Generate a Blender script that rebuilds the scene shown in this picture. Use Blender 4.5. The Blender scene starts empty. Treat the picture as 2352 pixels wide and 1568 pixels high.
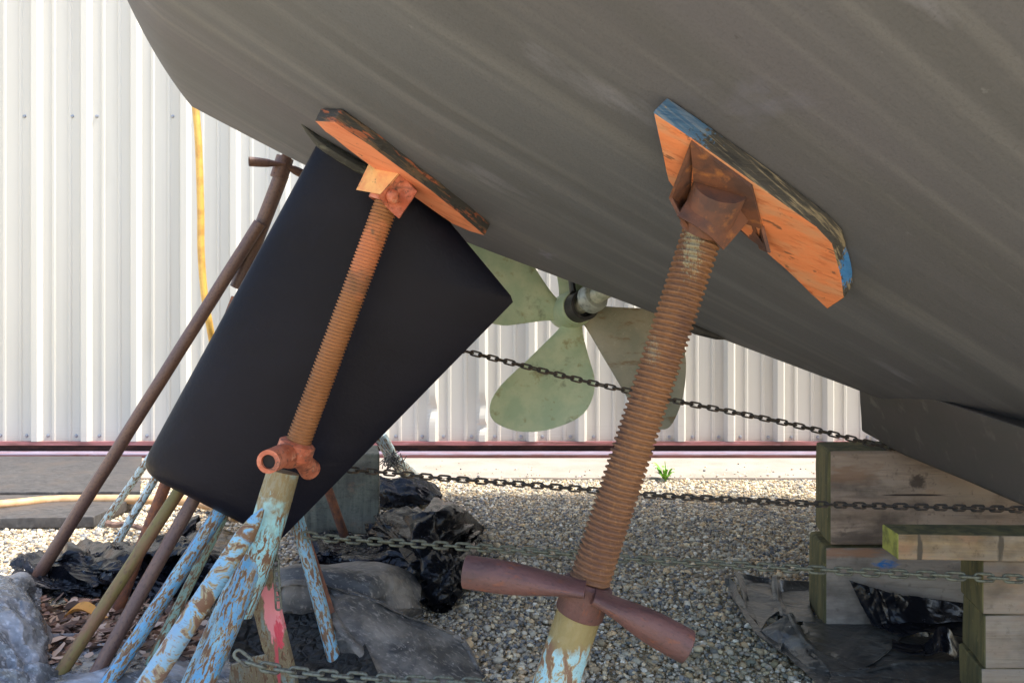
import bpy, bmesh, math, random
import numpy as np
from mathutils import Vector, Matrix, noise as mn
random.seed(7); rng = np.random.default_rng(7)
PI = math.pi; R = math.radians
S = bpy.context.scene; COL = S.collection

# ------------------------------------------------------------------ camera, sky, sun, exposure
CZ = 0.70; K = 1640.0; CX, CY = 1176.0, 784.0
cam = bpy.data.cameras.new('camera'); cam.sensor_width = 36; cam.lens = 36 * K / 2352
cam.clip_start = 0.02; cam.clip_end = 500
co = bpy.data.objects.new('camera', cam); COL.objects.link(co)
co.location = (0, 0, CZ); co.rotation_euler = (PI / 2, 0, 0); S.camera = co
SUN_EL, SUN_AZ = 62.0, 11.0        # azimuth measured from +x toward -y
sd = Vector((math.cos(R(SUN_EL)) * math.cos(R(SUN_AZ)), -math.cos(R(SUN_EL)) * math.sin(R(SUN_AZ)), math.sin(R(SUN_EL))))
w = bpy.data.worlds.new('World'); S.world = w; w.use_nodes = True
nt = w.node_tree; sky = nt.nodes.new('ShaderNodeTexSky'); sky.sky_type = 'NISHITA'; sky.sun_disc = False
sky.sun_elevation = R(SUN_EL); sky.sun_rotation = math.atan2(sd.x, sd.y); sky.dust_density = 2.5
bg = nt.nodes['Background']; nt.links.new(sky.outputs[0], bg.inputs[0]); bg.inputs[1].default_value = 0.15
sl = bpy.data.lights.new('sun', 'SUN'); sl.energy = 2.6; sl.angle = R(6); sl.color = (1, .95, .87)
so = bpy.data.objects.new('sun', sl); COL.objects.link(so); so.rotation_euler = sd.to_track_quat('Z', 'Y').to_euler()
so.location = (0, 0, 8)
S.view_settings.view_transform = 'Standard'; S.view_settings.look = 'None'
S.view_settings.exposure = 1.87; S.view_settings.gamma = 1
S.cycles.use_denoising = True

# ------------------------------------------------------------------ measuring helpers
def W(px, py, Y): return Vector(((px - CX) / K * Y, Y, CZ + (CY - py) / K * Y))
def G(px, py, z=0.0): return W(px, py, (CZ - z) * K / (py - CY))
def sr(r, g, b):
    f = lambda v: (v / 255 / 12.92) if v <= 10 else ((v / 255 + .055) / 1.055) ** 2.4
    return (f(r), f(g), f(b))

# ------------------------------------------------------------------ materials
def layer(t, s, c, lo=.45, hi=.55, d=4, uv=False, r=None, amt=1.0, dist=0.0, cen=None, off=(0, 0, 0), ro=.6, rot=(0, 0, 0)):
    return dict(t=t, s=s if isinstance(s, tuple) else (s, s, s), c=c, lo=lo, hi=hi, d=d, uv=uv, r=r, amt=amt, dist=dist, cen=cen, off=off, ro=ro, rot=rot)
def mat(name, base, rough=.6, metal=0.0, layers=(), bumps=(), spec=.5, attr=None):
    m = bpy.data.materials.new(name); m.use_nodes = True
    t = m.node_tree; N = t.nodes; L = t.links
    b = N['Principled BSDF']; b.inputs['Metallic'].default_value = metal; b.inputs['Specular IOR Level'].default_value = spec
    tc = N.new('ShaderNodeTexCoord')
    def tex(l):
        mp = N.new('ShaderNodeMapping')
        L.new(tc.outputs['UV' if l['uv'] else 'Object'], mp.inputs[0])
        if l['t'] == 'spot':
            rad = l['s']; cen = l['cen']
            mp.inputs['Location'].default_value = tuple(-cen[i] / rad[i] for i in range(3))
            mp.inputs['Scale'].default_value = tuple(1 / rad[i] for i in range(3))
            nz = N.new('ShaderNodeTexNoise'); nz.inputs['Scale'].default_value = l['ro'] * 4; nz.inputs['Detail'].default_value = 4
            L.new(mp.outputs[0], nz.inputs['Vector'])
            sb = N.new('ShaderNodeVectorMath'); sb.operation = 'SUBTRACT'; sb.inputs[1].default_value = (.5, .5, .5)
            L.new(nz.outputs['Color'], sb.inputs[0])
            sc = N.new('ShaderNodeVectorMath'); sc.operation = 'SCALE'; sc.inputs['Scale'].default_value = 1.6
            L.new(sb.outputs[0], sc.inputs[0])
            ad = N.new('ShaderNodeVectorMath'); L.new(mp.outputs[0], ad.inputs[0]); L.new(sc.outputs[0], ad.inputs[1])
            g = N.new('ShaderNodeTexGradient'); g.gradient_type = 'SPHERICAL'; L.new(ad.outputs[0], g.inputs[0])
            return g.outputs['Fac']
        mp.inputs['Scale'].default_value = l['s']; mp.inputs['Location'].default_value = l['off']
        if any(l['rot']):
            m0 = N.new('ShaderNodeMapping'); m0.inputs['Rotation'].default_value = l['rot']
            L.new(tc.outputs['UV' if l['uv'] else 'Object'], m0.inputs[0]); L.new(m0.outputs[0], mp.inputs[0])
        if l['t'] == 'noise':
            n = N.new('ShaderNodeTexNoise'); n.inputs['Scale'].default_value = 1; n.inputs['Detail'].default_value = l['d']
            n.inputs['Roughness'].default_value = l['ro']; n.inputs['Distortion'].default_value = l['dist']
            L.new(mp.outputs[0], n.inputs['Vector']); return n.outputs['Fac']
        if l['t'] == 'vor':
            n = N.new('ShaderNodeTexVoronoi'); n.inputs['Scale'].default_value = 1; L.new(mp.outputs[0], n.inputs['Vector']); return n.outputs['Distance']
        if l['t'] == 'vedge':
            wn = N.new('ShaderNodeTexNoise'); wn.inputs['Scale'].default_value = .7; L.new(mp.outputs[0], wn.inputs['Vector'])
            ad = N.new('ShaderNodeVectorMath'); ad.operation = 'MULTIPLY_ADD'; ad.inputs[1].default_value = (1.4, 1.4, 1.4); L.new(wn.outputs['Color'], ad.inputs[0]); L.new(mp.outputs[0], ad.inputs[2])
            n = N.new('ShaderNodeTexVoronoi'); n.feature = 'DISTANCE_TO_EDGE'; n.inputs['Scale'].default_value = 1; L.new(ad.outputs[0], n.inputs['Vector']); return n.outputs['Distance']
        if l['t'] == 'wave':
            n = N.new('ShaderNodeTexWave'); n.inputs['Scale'].default_value = 1; n.inputs['Distortion'].default_value = l['dist']
            n.inputs['Detail'].default_value = l['d']; n.bands_direction = 'X'
            L.new(mp.outputs[0], n.inputs['Vector']); return n.outputs['Fac']
    cs = None; rs = None
    if attr:
        a = N.new('ShaderNodeAttribute'); a.attribute_name = attr; cs = a.outputs['Color']
    for l in layers:
        f = tex(l)
        mr = N.new('ShaderNodeMapRange'); mr.inputs[1].default_value = l['lo']; mr.inputs[2].default_value = l['hi']
        mr.inputs[4].default_value = l['amt']; L.new(f, mr.inputs[0])
        mx = N.new('ShaderNodeMix'); mx.data_type = 'RGBA'; L.new(mr.outputs[0], mx.inputs[0])
        if cs is None: mx.inputs[6].default_value = (*base, 1)
        else: L.new(cs, mx.inputs[6])
        mx.inputs[7].default_value = (*l['c'], 1); cs = mx.outputs[2]
        if l['r'] is not None:
            m2 = N.new('ShaderNodeMix'); L.new(mr.outputs[0], m2.inputs[0])
            if rs is None: m2.inputs[2].default_value = rough
            else: L.new(rs, m2.inputs[2])
            m2.inputs[3].default_value = l['r']; rs = m2.outputs[0]
    if cs is None: b.inputs['Base Color'].default_value = (*base, 1)
    else: L.new(cs, b.inputs['Base Color'])
    if rs is None: b.inputs['Roughness'].default_value = rough
    else: L.new(rs, b.inputs['Roughness'])
    prev = None
    for bm_ in bumps:
        kind, s, dist, d, uv = bm_[:5]
        f = tex(layer(kind, s, (0, 0, 0), d=d, uv=uv, rot=bm_[5] if len(bm_) > 5 else (0, 0, 0)))
        bp = N.new('ShaderNodeBump'); bp.inputs['Distance'].default_value = dist; bp.inputs['Strength'].default_value = 1
        L.new(f, bp.inputs['Height'])
        if prev: L.new(prev, bp.inputs['Normal'])
        prev = bp.outputs[0]
    if prev: L.new(prev, b.inputs['Normal'])
    return m

# ------------------------------------------------------------------ mesh helpers
class MB:
    def __init__(s): s.v = []; s.f = []; s.uv = []; s.mi = []
    def add(s, vs, fs, uvs=None, mi=0):
        o = len(s.v); s.v += [tuple(p) for p in vs]
        s.uv += [tuple(u) for u in uvs] if uvs is not None else [(p[0], p[2]) for p in vs]
        s.f += [tuple(i + o for i in f) for f in fs]; s.mi += [mi] * len(fs); return s
def link(name, me, mats, parent=None):
    for m in (mats if isinstance(mats, (list, tuple)) else [mats]): me.materials.append(m)
    o = bpy.data.objects.new(name, me); COL.objects.link(o); par(o, parent); return o
def par(o, parent):
    if parent is not None:
        o.parent = parent
        if parent.type == 'EMPTY': o.matrix_parent_inverse = Matrix.Translation(parent.location).inverted()
def build(name, mb, mats, parent=None, smooth=40):
    me = bpy.data.meshes.new(name); me.from_pydata(mb.v, [], mb.f); me.update()
    ul = me.uv_layers.new(name='UVMap'); li = np.empty(len(me.loops), dtype=np.int32); me.loops.foreach_get('vertex_index', li)
    ul.data.foreach_set('uv', np.array(mb.uv, dtype=np.float32)[li].ravel())
    me.polygons.foreach_set('material_index', np.array(mb.mi, dtype=np.int32))
    if smooth:
        me.polygons.foreach_set('use_smooth', np.ones(len(me.polygons), dtype=bool)); me.set_sharp_from_angle(angle=R(smooth))
    me.update(); return link(name, me, mats, parent)
def build_bm(name, bm, mats, parent=None, smooth=35):
    bmesh.ops.recalc_face_normals(bm, faces=bm.faces)
    me = bpy.data.meshes.new(name); bm.to_mesh(me); bm.free()
    if smooth:
        me.polygons.foreach_set('use_smooth', np.ones(len(me.polygons), dtype=bool)); me.set_sharp_from_angle(angle=R(smooth))
    return link(name, me, mats, parent)
def thing(name, loc, label, cat, group=None):
    o = bpy.data.objects.new(name, None); COL.objects.link(o); o.location = loc; o.empty_display_size = .1
    return tag(o, label, cat, group)
def tag(o, label, cat, group=None, kind=None):
    o['label'] = label; o['category'] = cat
    if group: o['group'] = group
    if kind: o['kind'] = kind
    return o
def struct(o, kind='structure'): o['kind'] = kind; return o

def frames(pts):
    pts = [Vector(p) for p in pts]; n = len(pts); T = []
    for i in range(n): T.append((pts[min(i + 1, n - 1)] - pts[max(i - 1, 0)]).normalized())
    ref = Vector((0, 1, 0)) if abs(T[0].y) < .9 else Vector((0, 0, 1))
    u = (ref - T[0] * ref.dot(T[0])).normalized(); out = []
    for i, t in enumerate(T):
        if i and t.dot(T[i - 1]) < 0: T[i] = t = -t
        u = (u - t * u.dot(t)).normalized(); out.append((t, u, t.cross(u)))
    return pts, out
def tube(mb, pts, rad, n=18, caps=True, squash=None, mi=0):
    pts, fr = frames(pts); m = len(pts)
    rad = [rad] * m if isinstance(rad, (int, float)) else list(rad)
    squash = squash or [(1, 1)] * m
    vs = []; uv = []; ln = 0
    for i, (p, (t, u, v)) in enumerate(zip(pts, fr)):
        if i: ln += (p - pts[i - 1]).length
        for k in range(n + 1):
            a = 2 * PI * k / n
            vs.append(p + u * (math.cos(a) * rad[i] * squash[i][0]) + v * (math.sin(a) * rad[i] * squash[i][1])); uv.append((a * rad[0], ln))
    fs = [(i * (n + 1) + k, i * (n + 1) + k + 1, (i + 1) * (n + 1) + k + 1, (i + 1) * (n + 1) + k) for i in range(m - 1) for k in range(n)]
    if caps:
        fs.append(tuple(range(n - 1, -1, -1))); fs.append(tuple((m - 1) * (n + 1) + k for k in range(n)))
    mb.add(vs, fs, uv, mi); return mb
def pipe(mb, pts, ro, ri=None, n=20):
    """open tube with wall thickness at its last end"""
    pts = [Vector(p) for p in pts]; ri = ri or ro * .72
    d = (pts[-1] - pts[-2]).normalized()
    return tube(mb, pts + [pts[-1] + d * .0005, pts[-1] - d * .05], ([ro] * len(pts) if isinstance(ro, (int, float)) else list(ro)) + [ri, ri * .98], n)
def lerp(a, b, t): return Vector(a) * (1 - t) + Vector(b) * t
def seg(a, b, n): return [lerp(a, b, i / n) for i in range(n + 1)]
def wob(pts, amp, sc=9):
    return [p + Vector((mn.noise(p * sc), mn.noise(p * sc + Vector((5, 1, 2))), mn.noise(p * sc + Vector((1, 9, 4))))) * amp for p in pts]
def prism(name, top, bot, mats, parent=None, bev=.004, cuts=0, rough=0.0, mifn=None):
    """closed solid between two matching polygons, edges eased, optionally worn"""
    bm = bmesh.new(); n = len(top)
    a = [bm.verts.new(p) for p in top]; b = [bm.verts.new(p) for p in bot]
    bm.faces.new(a); bm.faces.new(list(reversed(b)))
    for i in range(n): bm.faces.new((a[i], b[i], b[(i + 1) % n], a[(i + 1) % n]))
    bmesh.ops.recalc_face_normals(bm, faces=bm.faces)
    if bev: bmesh.ops.bevel(bm, geom=list(bm.edges), offset=bev, segments=3, affect='EDGES', profile=.6)
    if mifn:
        bm.normal_update()
        for f in bm.faces: f.material_index = mifn(f)
    if cuts:
        bmesh.ops.subdivide_edges(bm, edges=[e for e in bm.edges if e.calc_length() > .04], cuts=cuts, use_grid_fill=True)
        for v in bm.verts:
            q = v.co * 14; v.co += v.normal * (mn.noise(q) * rough + mn.noise(q * 3) * rough * .5)
    return build_bm(name, bm, mats, parent)
def thread(mb, a, b, r, h, pitch, n=22, uvs=1):
    """a real helical thread from a to b"""
    a = Vector(a); b = Vector(b); ln = (b - a).length; t = (b - a).normalized()
    u = (Vector((0, 1, 0)) - t * t.y).normalized(); v = t.cross(u)
    per = 7; m = int(ln / pitch * per); vs = []; uv = []
    for i in range(m + 1):
        s = ln * i / m
        for k in range(n + 1):
            an = 2 * PI * k / n; ph = (s / pitch - k / n) % 1.0
            q = max(0, min(1, (abs(ph - .5) * 2 - .28) / .44)); q = q * q * (3 - 2 * q)
            rr = r - h * q
            rr *= 1 + .012 * mn.noise(Vector((s * 40, an * 2, r * 99)))
            vs.append(a + t * s + u * (rr * math.cos(an)) + v * (rr * math.sin(an))); uv.append((an * r, s))
    fs = [(i * (n + 1) + k, i * (n + 1) + k + 1, (i + 1) * (n + 1) + k + 1, (i + 1) * (n + 1) + k) for i in range(m) for k in range(n)]
    fs.append(tuple(range(n - 1, -1, -1))); fs.append(tuple(m * (n + 1) + k for k in range(n)))
    return mb.add(vs, fs, uv)
def cr(p0, p1, p2, p3, t):
    return .5 * ((2 * p1) + (p2 - p0) * t + (2 * p0 - 5 * p1 + 4 * p2 - p3) * t * t + (3 * p1 - p0 - 3 * p2 + p3) * t ** 3)
def crline(P, t):
    n = len(P) - 1; x = min(max(t, 0), 1) * n; i = min(int(x), n - 1); f = x - i
    return cr(P[max(i - 1, 0)], P[i], P[i + 1], P[min(i + 2, n)], f)
def crumple(X, k, seed, zmin, cells=((.10, .020), (.036, .0065), (.016, .0016)), ani=1.8):
    """crushed film: flat facets meeting in sharp creases, three sizes, longer one way than the other"""
    r = np.random.default_rng(seed); n, m, _ = X.shape
    lu = np.linalg.norm(np.diff(X, axis=1), axis=2).sum(1).mean(); lv = np.linalg.norm(np.diff(X, axis=0), axis=2).sum(0).mean()
    du = np.gradient(X, axis=1); dv = np.gradient(X, axis=0); N = np.cross(du, dv); N /= np.linalg.norm(N, axis=2, keepdims=True) + 1e-9
    flip = np.where(np.abs(N[..., 2]) > .2, np.sign(N[..., 2]), -np.sign(N[..., 1])); N *= flip[..., None]
    V, U = np.meshgrid(np.linspace(0, lv, n), np.linspace(0, lu, m), indexing='ij'); D = np.zeros((n, m)); mask = 1.0
    for lvl, (c, a) in enumerate(cells):
        an = r.uniform(0, 3.14); w = np.zeros((2, n, m))
        for q in range(2):
            for t in range(4):
                kx, ky = r.normal(size=2) / c * 1.1; w[q] += np.sin(kx * U + ky * V + r.uniform(0, 6.3)) * .22
        s_ = (math.cos(an) * U + math.sin(an) * V) / (c * ani) + w[0] + 60; t_ = (-math.sin(an) * U + math.cos(an) * V) / (c / ani ** .5) + w[1] + 60
        s_ += .5 * np.floor(t_) ; H = r.normal(size=(160, 160)); sg = r.integers(0, 2, (160, 160))
        i0 = np.floor(s_).astype(int) % 158; j0 = np.floor(t_).astype(int) % 158; fs = s_ - np.floor(s_); ft = t_ - np.floor(t_)
        s_2 = s_ - .5 * np.floor(t_)
        i0 = np.floor(s_2).astype(int) % 158; fs = s_2 - np.floor(s_2)
        h00, h10, h01, h11 = H[i0, j0], H[i0 + 1, j0], H[i0, j0 + 1], H[i0 + 1, j0 + 1]; dg = sg[i0, j0]
        A = np.where(fs >= ft, h00 + (h10 - h00) * fs + (h11 - h10) * ft, h00 + (h11 - h01) * fs + (h01 - h00) * ft)
        g_ = 1 - fs; B = np.where(g_ >= ft, h10 + (h00 - h10) * g_ + (h01 - h00) * ft, h10 + (h01 - h11) * g_ + (h11 - h10) * ft)
        z = np.where(dg > 0, A, B); D += np.clip(z, -1.7, 1.7) * a * k * mask
        m_ = sum(np.sin(*[r.normal() * 9 * U + r.normal() * 9 * V + r.uniform(0, 6.3)]) for _ in range(3)); mask = np.clip(.55 + .4 * m_, .08, 1.3)
    X = X + N * D[..., None]; Z = X[..., 2]; Z[Z < zmin] = zmin + (Z[Z < zmin] - zmin) * .06
    return X
def sheet(name, grid, mats, label, cat='tarp', nu=130, nv=110, amp=.012, sc=6.0, group=None, seed=0, thick=.0015, zmin=.014, fray=None, aniso=(1, 1), fine=.35, edge=0.0, facet=0.0, folds=0.0, ex=0.0):
    """a crumpled sheet laid through one or more coarse nets of world points"""
    rr = random.Random(seed * 17 + 3)
    FD = [(Vector((rr.gauss(0, 1), rr.gauss(0, .8), rr.gauss(0, .6))).normalized(), ff, rr.random(), Vector((rr.random() * 50, rr.random() * 50, 3))) for ff in (4, 5.5, 7, 9, 12, 15, 19, 24)]
    grids = grid if isinstance(grid[0][0], (list, tuple)) and not isinstance(grid[0][0], Vector) else [grid]
    bm = bmesh.new(); off = Vector((seed * 3.1, seed * 1.7, seed * 2.3)); uvl = bm.loops.layers.uv.new('UVMap')
    for gi, gr in enumerate(grids):
        rows = [[Vector(p) for p in r] for r in gr]; V = []
        P = [[crline([crline(r, i / nu) for r in rows], j / nv) for i in range(nu + 1)] for j in range(nv + 1)]
        Q = []
        for j in range(nv + 1):
            Q.append([])
            for i in range(nu + 1):
                p = P[j][i]
                du = P[j][min(i + 1, nu)] - P[j][max(i - 1, 0)]; dv = P[min(j + 1, nv)][i] - P[max(j - 1, 0)][i]
                nn = du.cross(dv); nn = nn.normalized() if nn.length > 1e-9 else Vector((0, 0, 1))
                if nn.z < -.2 or (abs(nn.z) <= .2 and nn.y > 0): nn = -nn
                q = Vector((p.x * aniso[0], p.y * aniso[1], p.z)) * sc + off
                wq = q + Vector((mn.noise(q * .7), mn.noise(q * .7 + Vector((7, 0, 0))), mn.noise(q * .7 + Vector((0, 7, 0))))) * .9
                c1 = 1 - abs(mn.noise(wq)) * 2.2; c2 = 1 - abs(mn.noise(wq * 2.3 + Vector((3, 3, 3)))) * 2.2; c3 = 1 - abs(mn.noise(wq * 5.1)) * 2.2
                d = amp * (c1 * .9 + c2 * fine * 1.3 + c3 * fine * .45)
                if facet:
                    ds, _ = mn.voronoi(wq * .9); d += facet * (.5 - (ds[1] - ds[0]))
                    ds, _ = mn.voronoi(wq * 2.2 + Vector((1, 1, 1))); d += facet * .4 * (.5 - (ds[1] - ds[0]))
                if folds:
                    for fd, ff, fp, fm in FD:
                        m_ = max(0, min(1, .5 + 1.6 * mn.noise(q * .35 + fm)))
                        ph = p.dot(fd) * ff + fp + .55 * mn.noise(q * .5 + fm) + .12 * mn.noise(q * 1.7 + fm)
                        d += folds * m_ * (abs((ph % 1.0) - .5) * 2 - .5) * 6 / ff
                p = p + nn * d
                if p.z < zmin: p.z = zmin + .0036 * (math.tanh((p.z - zmin) * 20) + 1)
                Q[-1].append(p)
        if ex:
            Q = crumple(np.array([[tuple(p) for p in r] for r in Q]), ex, seed + gi * 31, zmin)
        V = [[bm.verts.new(p) for p in r] for r in Q]
        for j in range(nv):
            for i in range(nu):
                f = bm.faces.new((V[j][i], V[j][i + 1], V[j + 1][i + 1], V[j + 1][i]))
                for l, (a, b) in zip(f.loops, ((i, j), (i + 1, j), (i + 1, j + 1), (i, j + 1))): l[uvl].uv = (a / nu, b / nv)
        if fray and gi == 0:
            for (jf, ln, cnt, dirv) in fray:       # torn threads along one edge
                for k in range(cnt):
                    i = random.random() * nu; p = V[jf][int(min(i, nu))].co + Vector((random.uniform(-.006, .006), 0, 0))
                    wd = random.uniform(.0006, .0016); q = p + Vector(dirv) * ln * random.uniform(.3, 1.1) + Vector((random.uniform(-.01, .01), random.uniform(-.01, .01), random.uniform(-.003, .008)))
                    q.z = max(q.z, .004)
                    a, b, c = bm.verts.new(p + Vector((-wd, 0, 0))), bm.verts.new(p + Vector((wd, 0, 0))), bm.verts.new(q); bm.faces.new((a, b, c))
    me = bpy.data.meshes.new(name); bm.to_mesh(me); bm.free()
    me.polygons.foreach_set('use_smooth', np.ones(len(me.polygons), dtype=bool)); me.set_sharp_from_angle(angle=R(16))
    o = link(name, me, mats)
    md = o.modifiers.new('thickness', 'SOLIDIFY'); md.thickness = thick
    return tag(o, label, cat, group)

# ------------------------------------------------------------------ material library
BLUE = sr(90, 152, 194); LBLUE = sr(140, 196, 214); RUST = sr(112, 78, 58); DRUST = sr(74, 54, 46); ORUST = sr(150, 92, 50)
def painted(name, paint, lo=.53, hi=.56, sc=(150, 52, 1), seed=0, extra=(), dirt=.35):
    return mat(name, paint, .45, 0, [
        layer('noise', (26, 9, 1), sr(150, 192, 196), .52, .64, uv=True, amt=.5, off=(seed, 0, 0)),
        layer('noise', sc, sr(150, 140, 108), lo - .035, lo - .015, 6, uv=True, dist=.7, off=(seed, seed, 0), r=.7, ro=.62),
        layer('noise', sc, sr(112, 82, 62), lo, hi, 6, uv=True, dist=.7, off=(seed, seed, 0), r=.85, ro=.62),
        layer('noise', (40, 12, 1), sr(120, 92, 68), .62, .66, 6, uv=True, off=(seed + 2, 1, 0), r=.85),
        layer('noise', (420, 240, 1), sr(118, 92, 70), .6, .64, 4, uv=True, amt=.8),
        layer('noise', (12, 3, 1), sr(128, 120, 104), .5, .75, 4, uv=True, amt=.5, off=(1, seed, 0)),
        layer('noise', (260, 200, 1), sr(80, 64, 56), .58, .68, 3, uv=True, amt=dirt)] + list(extra),
        [('noise', (150, 52, 1), .0016, 6, True), ('noise', (400, 260, 1), .0006, 3, True)])
M_blue = painted('chipped_blue_paint', BLUE, seed=0)
M_blue2 = painted('worn_blue_paint', sr(116, 164, 188), .53, .56, seed=3.3)
M_pale = painted('pale_blue_paint', sr(168, 190, 198), .54, .57, seed=5.1)
M_teal = painted('green_blue_paint', sr(134, 166, 152), .53, .57, seed=8.1)
M_olive = mat('olive_stained_steel', sr(120, 86, 62), .6, 0, [layer('noise', (30, 6, 1), sr(110, 99, 52), .4, .6, uv=True),
    layer('noise', (120, 60, 1), sr(82, 56, 48), .55, .68, uv=True, amt=.7), layer('noise', (60, 5, 1), sr(147, 162, 160), .7, .73, uv=True, off=(3, 1, 0))], [('noise', (150, 80, 1), .0007, 4, True)])
M_brown = mat('dark_brown_steel', sr(94, 72, 66), .5, 0, [layer('noise', (40, 8, 1), sr(112, 84, 68), .42, .62, uv=True),
    layer('noise', (200, 120, 1), sr(66, 48, 46), .52, .66, uv=True, amt=.7), layer('noise', (90, 40, 1), sr(170, 150, 140), .7, .75, uv=True)], [('noise', (180, 120, 1), .0006, 4, True)])
M_rust = mat('rusty_steel', sr(134, 84, 58), .8, 0, [layer('noise', (60, 30, 1), sr(96, 66, 56), .42, .6, uv=True),
    layer('noise', (160, 90, 1), sr(158, 98, 54), .56, .68, uv=True, amt=.7)], [('noise', (220, 160, 1), .001, 5, True)])
M_thrR = mat('rusty_thread', sr(150, 98, 60), .8, 0, [layer('noise', (14, 5, 1), sr(114, 72, 50), .4, .62, uv=True),
    layer('noise', (160, 60, 1), sr(172, 118, 74), .55, .7, uv=True, amt=.6), layer('noise', (30, 16, 1), sr(140, 134, 112), .66, .72, uv=True, amt=.8)], [('noise', (300, 200, 1), .0008, 4, True)])
M_rustplate = mat('dark_rust_plate', sr(104, 66, 48), .75, 0, [layer('noise', 16, sr(74, 52, 46), .42, .58), layer('noise', 30, sr(150, 96, 52), .56, .66, amt=.75),
    layer('noise', 26, sr(150, 110, 100), .68, .74, off=(4, 4, 4))], [('noise', 120, .0012, 5, False)])
M_handleR = mat('purple_brown_rust', sr(93, 62, 58), .6, 0, [layer('noise', (26, 10, 1), sr(71, 48, 47), .45, .62, uv=True), layer('noise', (70, 24, 1), sr(123, 67, 36), .58, .7, uv=True, amt=.85),
    layer('noise', (200, 150, 1), sr(58, 41, 40), .58, .66, uv=True, amt=.6)], [('noise', (220, 160, 1), .0012, 5, True), ('noise', (60, 40, 1), .0016, 4, True)])
OR = sr(232, 142, 92)
PR = (0, -.56, 0)
M_orange = mat('peach_orange_paint', sr(213, 134, 96), .65, 0, [layer('noise', (5, 40, 60), sr(196, 111, 74), .44, .64, 5, amt=.8, rot=PR), layer('noise', (6, 90, 120), sr(161, 96, 66), .58, .68, 4, amt=.6, rot=PR), layer('noise', 50, sr(115, 81, 62), .66, .7, 5),
    layer('noise', 14, sr(188, 144, 116), .6, .7, 5, amt=.6)], [('noise', (6, 60, 60), .0015, 4, False)])
M_orangeR = mat('brushed_orange_paint', sr(203, 124, 80), .65, 0, [layer('noise', (5, 30, 50), sr(186, 140, 106), .46, .62, 5, amt=.75, rot=PR), layer('noise', (6, 110, 150), sr(167, 93, 56), .54, .66, 4, amt=.7, rot=PR), layer('noise', 50, sr(120, 85, 67), .66, .7, 5),
    layer('noise', (3, 60, 110), sr(99, 72, 56), .66, .69, 3, amt=.8, rot=PR, off=(1, 2, 0))], [('noise', (6, 60, 60), .002, 5, False)])
M_orsteel = mat('orange_painted_steel', sr(196, 120, 92), .55, 0, [layer('noise', 34, sr(172, 90, 60), .45, .6), layer('noise', (26, 26, 40), sr(110, 72, 58), .55, .66, 6, dist=.8, amt=.85), layer('noise', 110, sr(86, 60, 50), .58, .66, 4, amt=.8), layer('noise', 60, sr(214, 160, 132), .64, .7, 4, amt=.6, off=(3, 3, 3))], [('noise', 90, .0025, 6, False)])
M_peachflange = mat('pale_peach_flange', sr(232, 180, 112), .6, 0, [layer('noise', 30, sr(222, 150, 96), .45, .65), layer('noise', 70, sr(150, 120, 80), .62, .7)], [('noise', 60, .001, 4, False)])  # paler peach for the left bracket flange
M_edgeL = mat('flaking_black_edge', sr(50, 49, 47), .65, 0, [layer('noise', (7, 30, 110), sr(150, 84, 54), .55, .6, 6, rot=PR), layer('noise', (6, 30, 160), sr(92, 74, 56), .52, .6, 5, off=(3, 1, 1), rot=PR), layer('noise', 60, sr(30, 29, 28), .56, .64, 5, amt=.7),
    layer('spot', (.06, .06, .04), sr(74, 88, 80), .2, .5, cen=W(742, 262, 1.31), amt=.7)], [('noise', (8, 40, 140), .003, 5, False)])
M_edgeR = mat('scuffed_blue_black_edge', sr(56, 54, 50), .7, 0, [layer('noise', (6, 30, 150), sr(128, 116, 92), .5, .58, 6, rot=PR), layer('noise', (9, 30, 90), sr(40, 40, 38), .54, .6, 6, rot=PR, off=(3, 2, 1)), layer('noise', (4, 30, 240), sr(150, 138, 112), .58, .66, 4, rot=PR, amt=.6),
    layer('spot', (.085, .08, .06), sr(58, 104, 142), .3, .44, cen=Vector((.20, .88, .975)), ro=3.2, amt=.65), layer('spot', (.045, .07, .045), sr(50, 116, 176), .2, .36, cen=Vector((.497, 1.05, .815)), ro=2.2, amt=.95)], [('noise', (8, 40, 140), .003, 5, False)])
M_hull = mat('grey_bottom_paint', sr(87, 90, 96), .62, 0, [
    layer('noise', (.5, 2.2, 1), sr(85, 84, 92), .4, .66, 2, uv=True, amt=.8, off=(1.3, .4, 0)),
    layer('noise', (.8, 9, 1), sr(76, 78, 80), .40, .68, 3, uv=True, amt=.6),
    layer('noise', (.6, 17, 1), sr(117, 118, 121), .50, .74, 3, uv=True, amt=.5, off=(3, 1, 0)),
    layer('noise', (2, 90, 1), sr(87, 88, 92), .54, .76, 3, uv=True, amt=.28),
    layer('noise', (2.6, 9, 1), sr(125, 127, 140), .62, .74, 5, uv=True, amt=.55, off=(7.7, 3, 0)),
    layer('noise', (30, 60, 1), sr(123, 125, 131), .7, .74, 4, uv=True, amt=.35, off=(2.7, 3, 0)),
    layer('noise', (40, 70, 1), sr(65, 64, 67), .72, .75, 3, uv=True, amt=.6, off=(9.7, 1, 0)),
    layer('noise', (260, 260, 1), sr(65, 67, 70), .5, .8, 2, uv=True, amt=.4),
    layer('spot', (.11, .08, .05), sr(101, 103, 123), .2, .7, cen=W(1790, 215, .85), amt=.4),
    layer('spot', (.05, .05, .03), sr(108, 111, 126), .2, .6, cen=W(840, 240, 1.25), amt=.8),
    layer('spot', (.05, .05, .03), sr(106, 108, 125), .25, .6, cen=W(1270, 572, 1.5), amt=.8)],
    [('noise', (6, 40, 1), .0012, 3, True), ('noise', (220, 220, 1), .0004, 3, True)], spec=.35)
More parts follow.
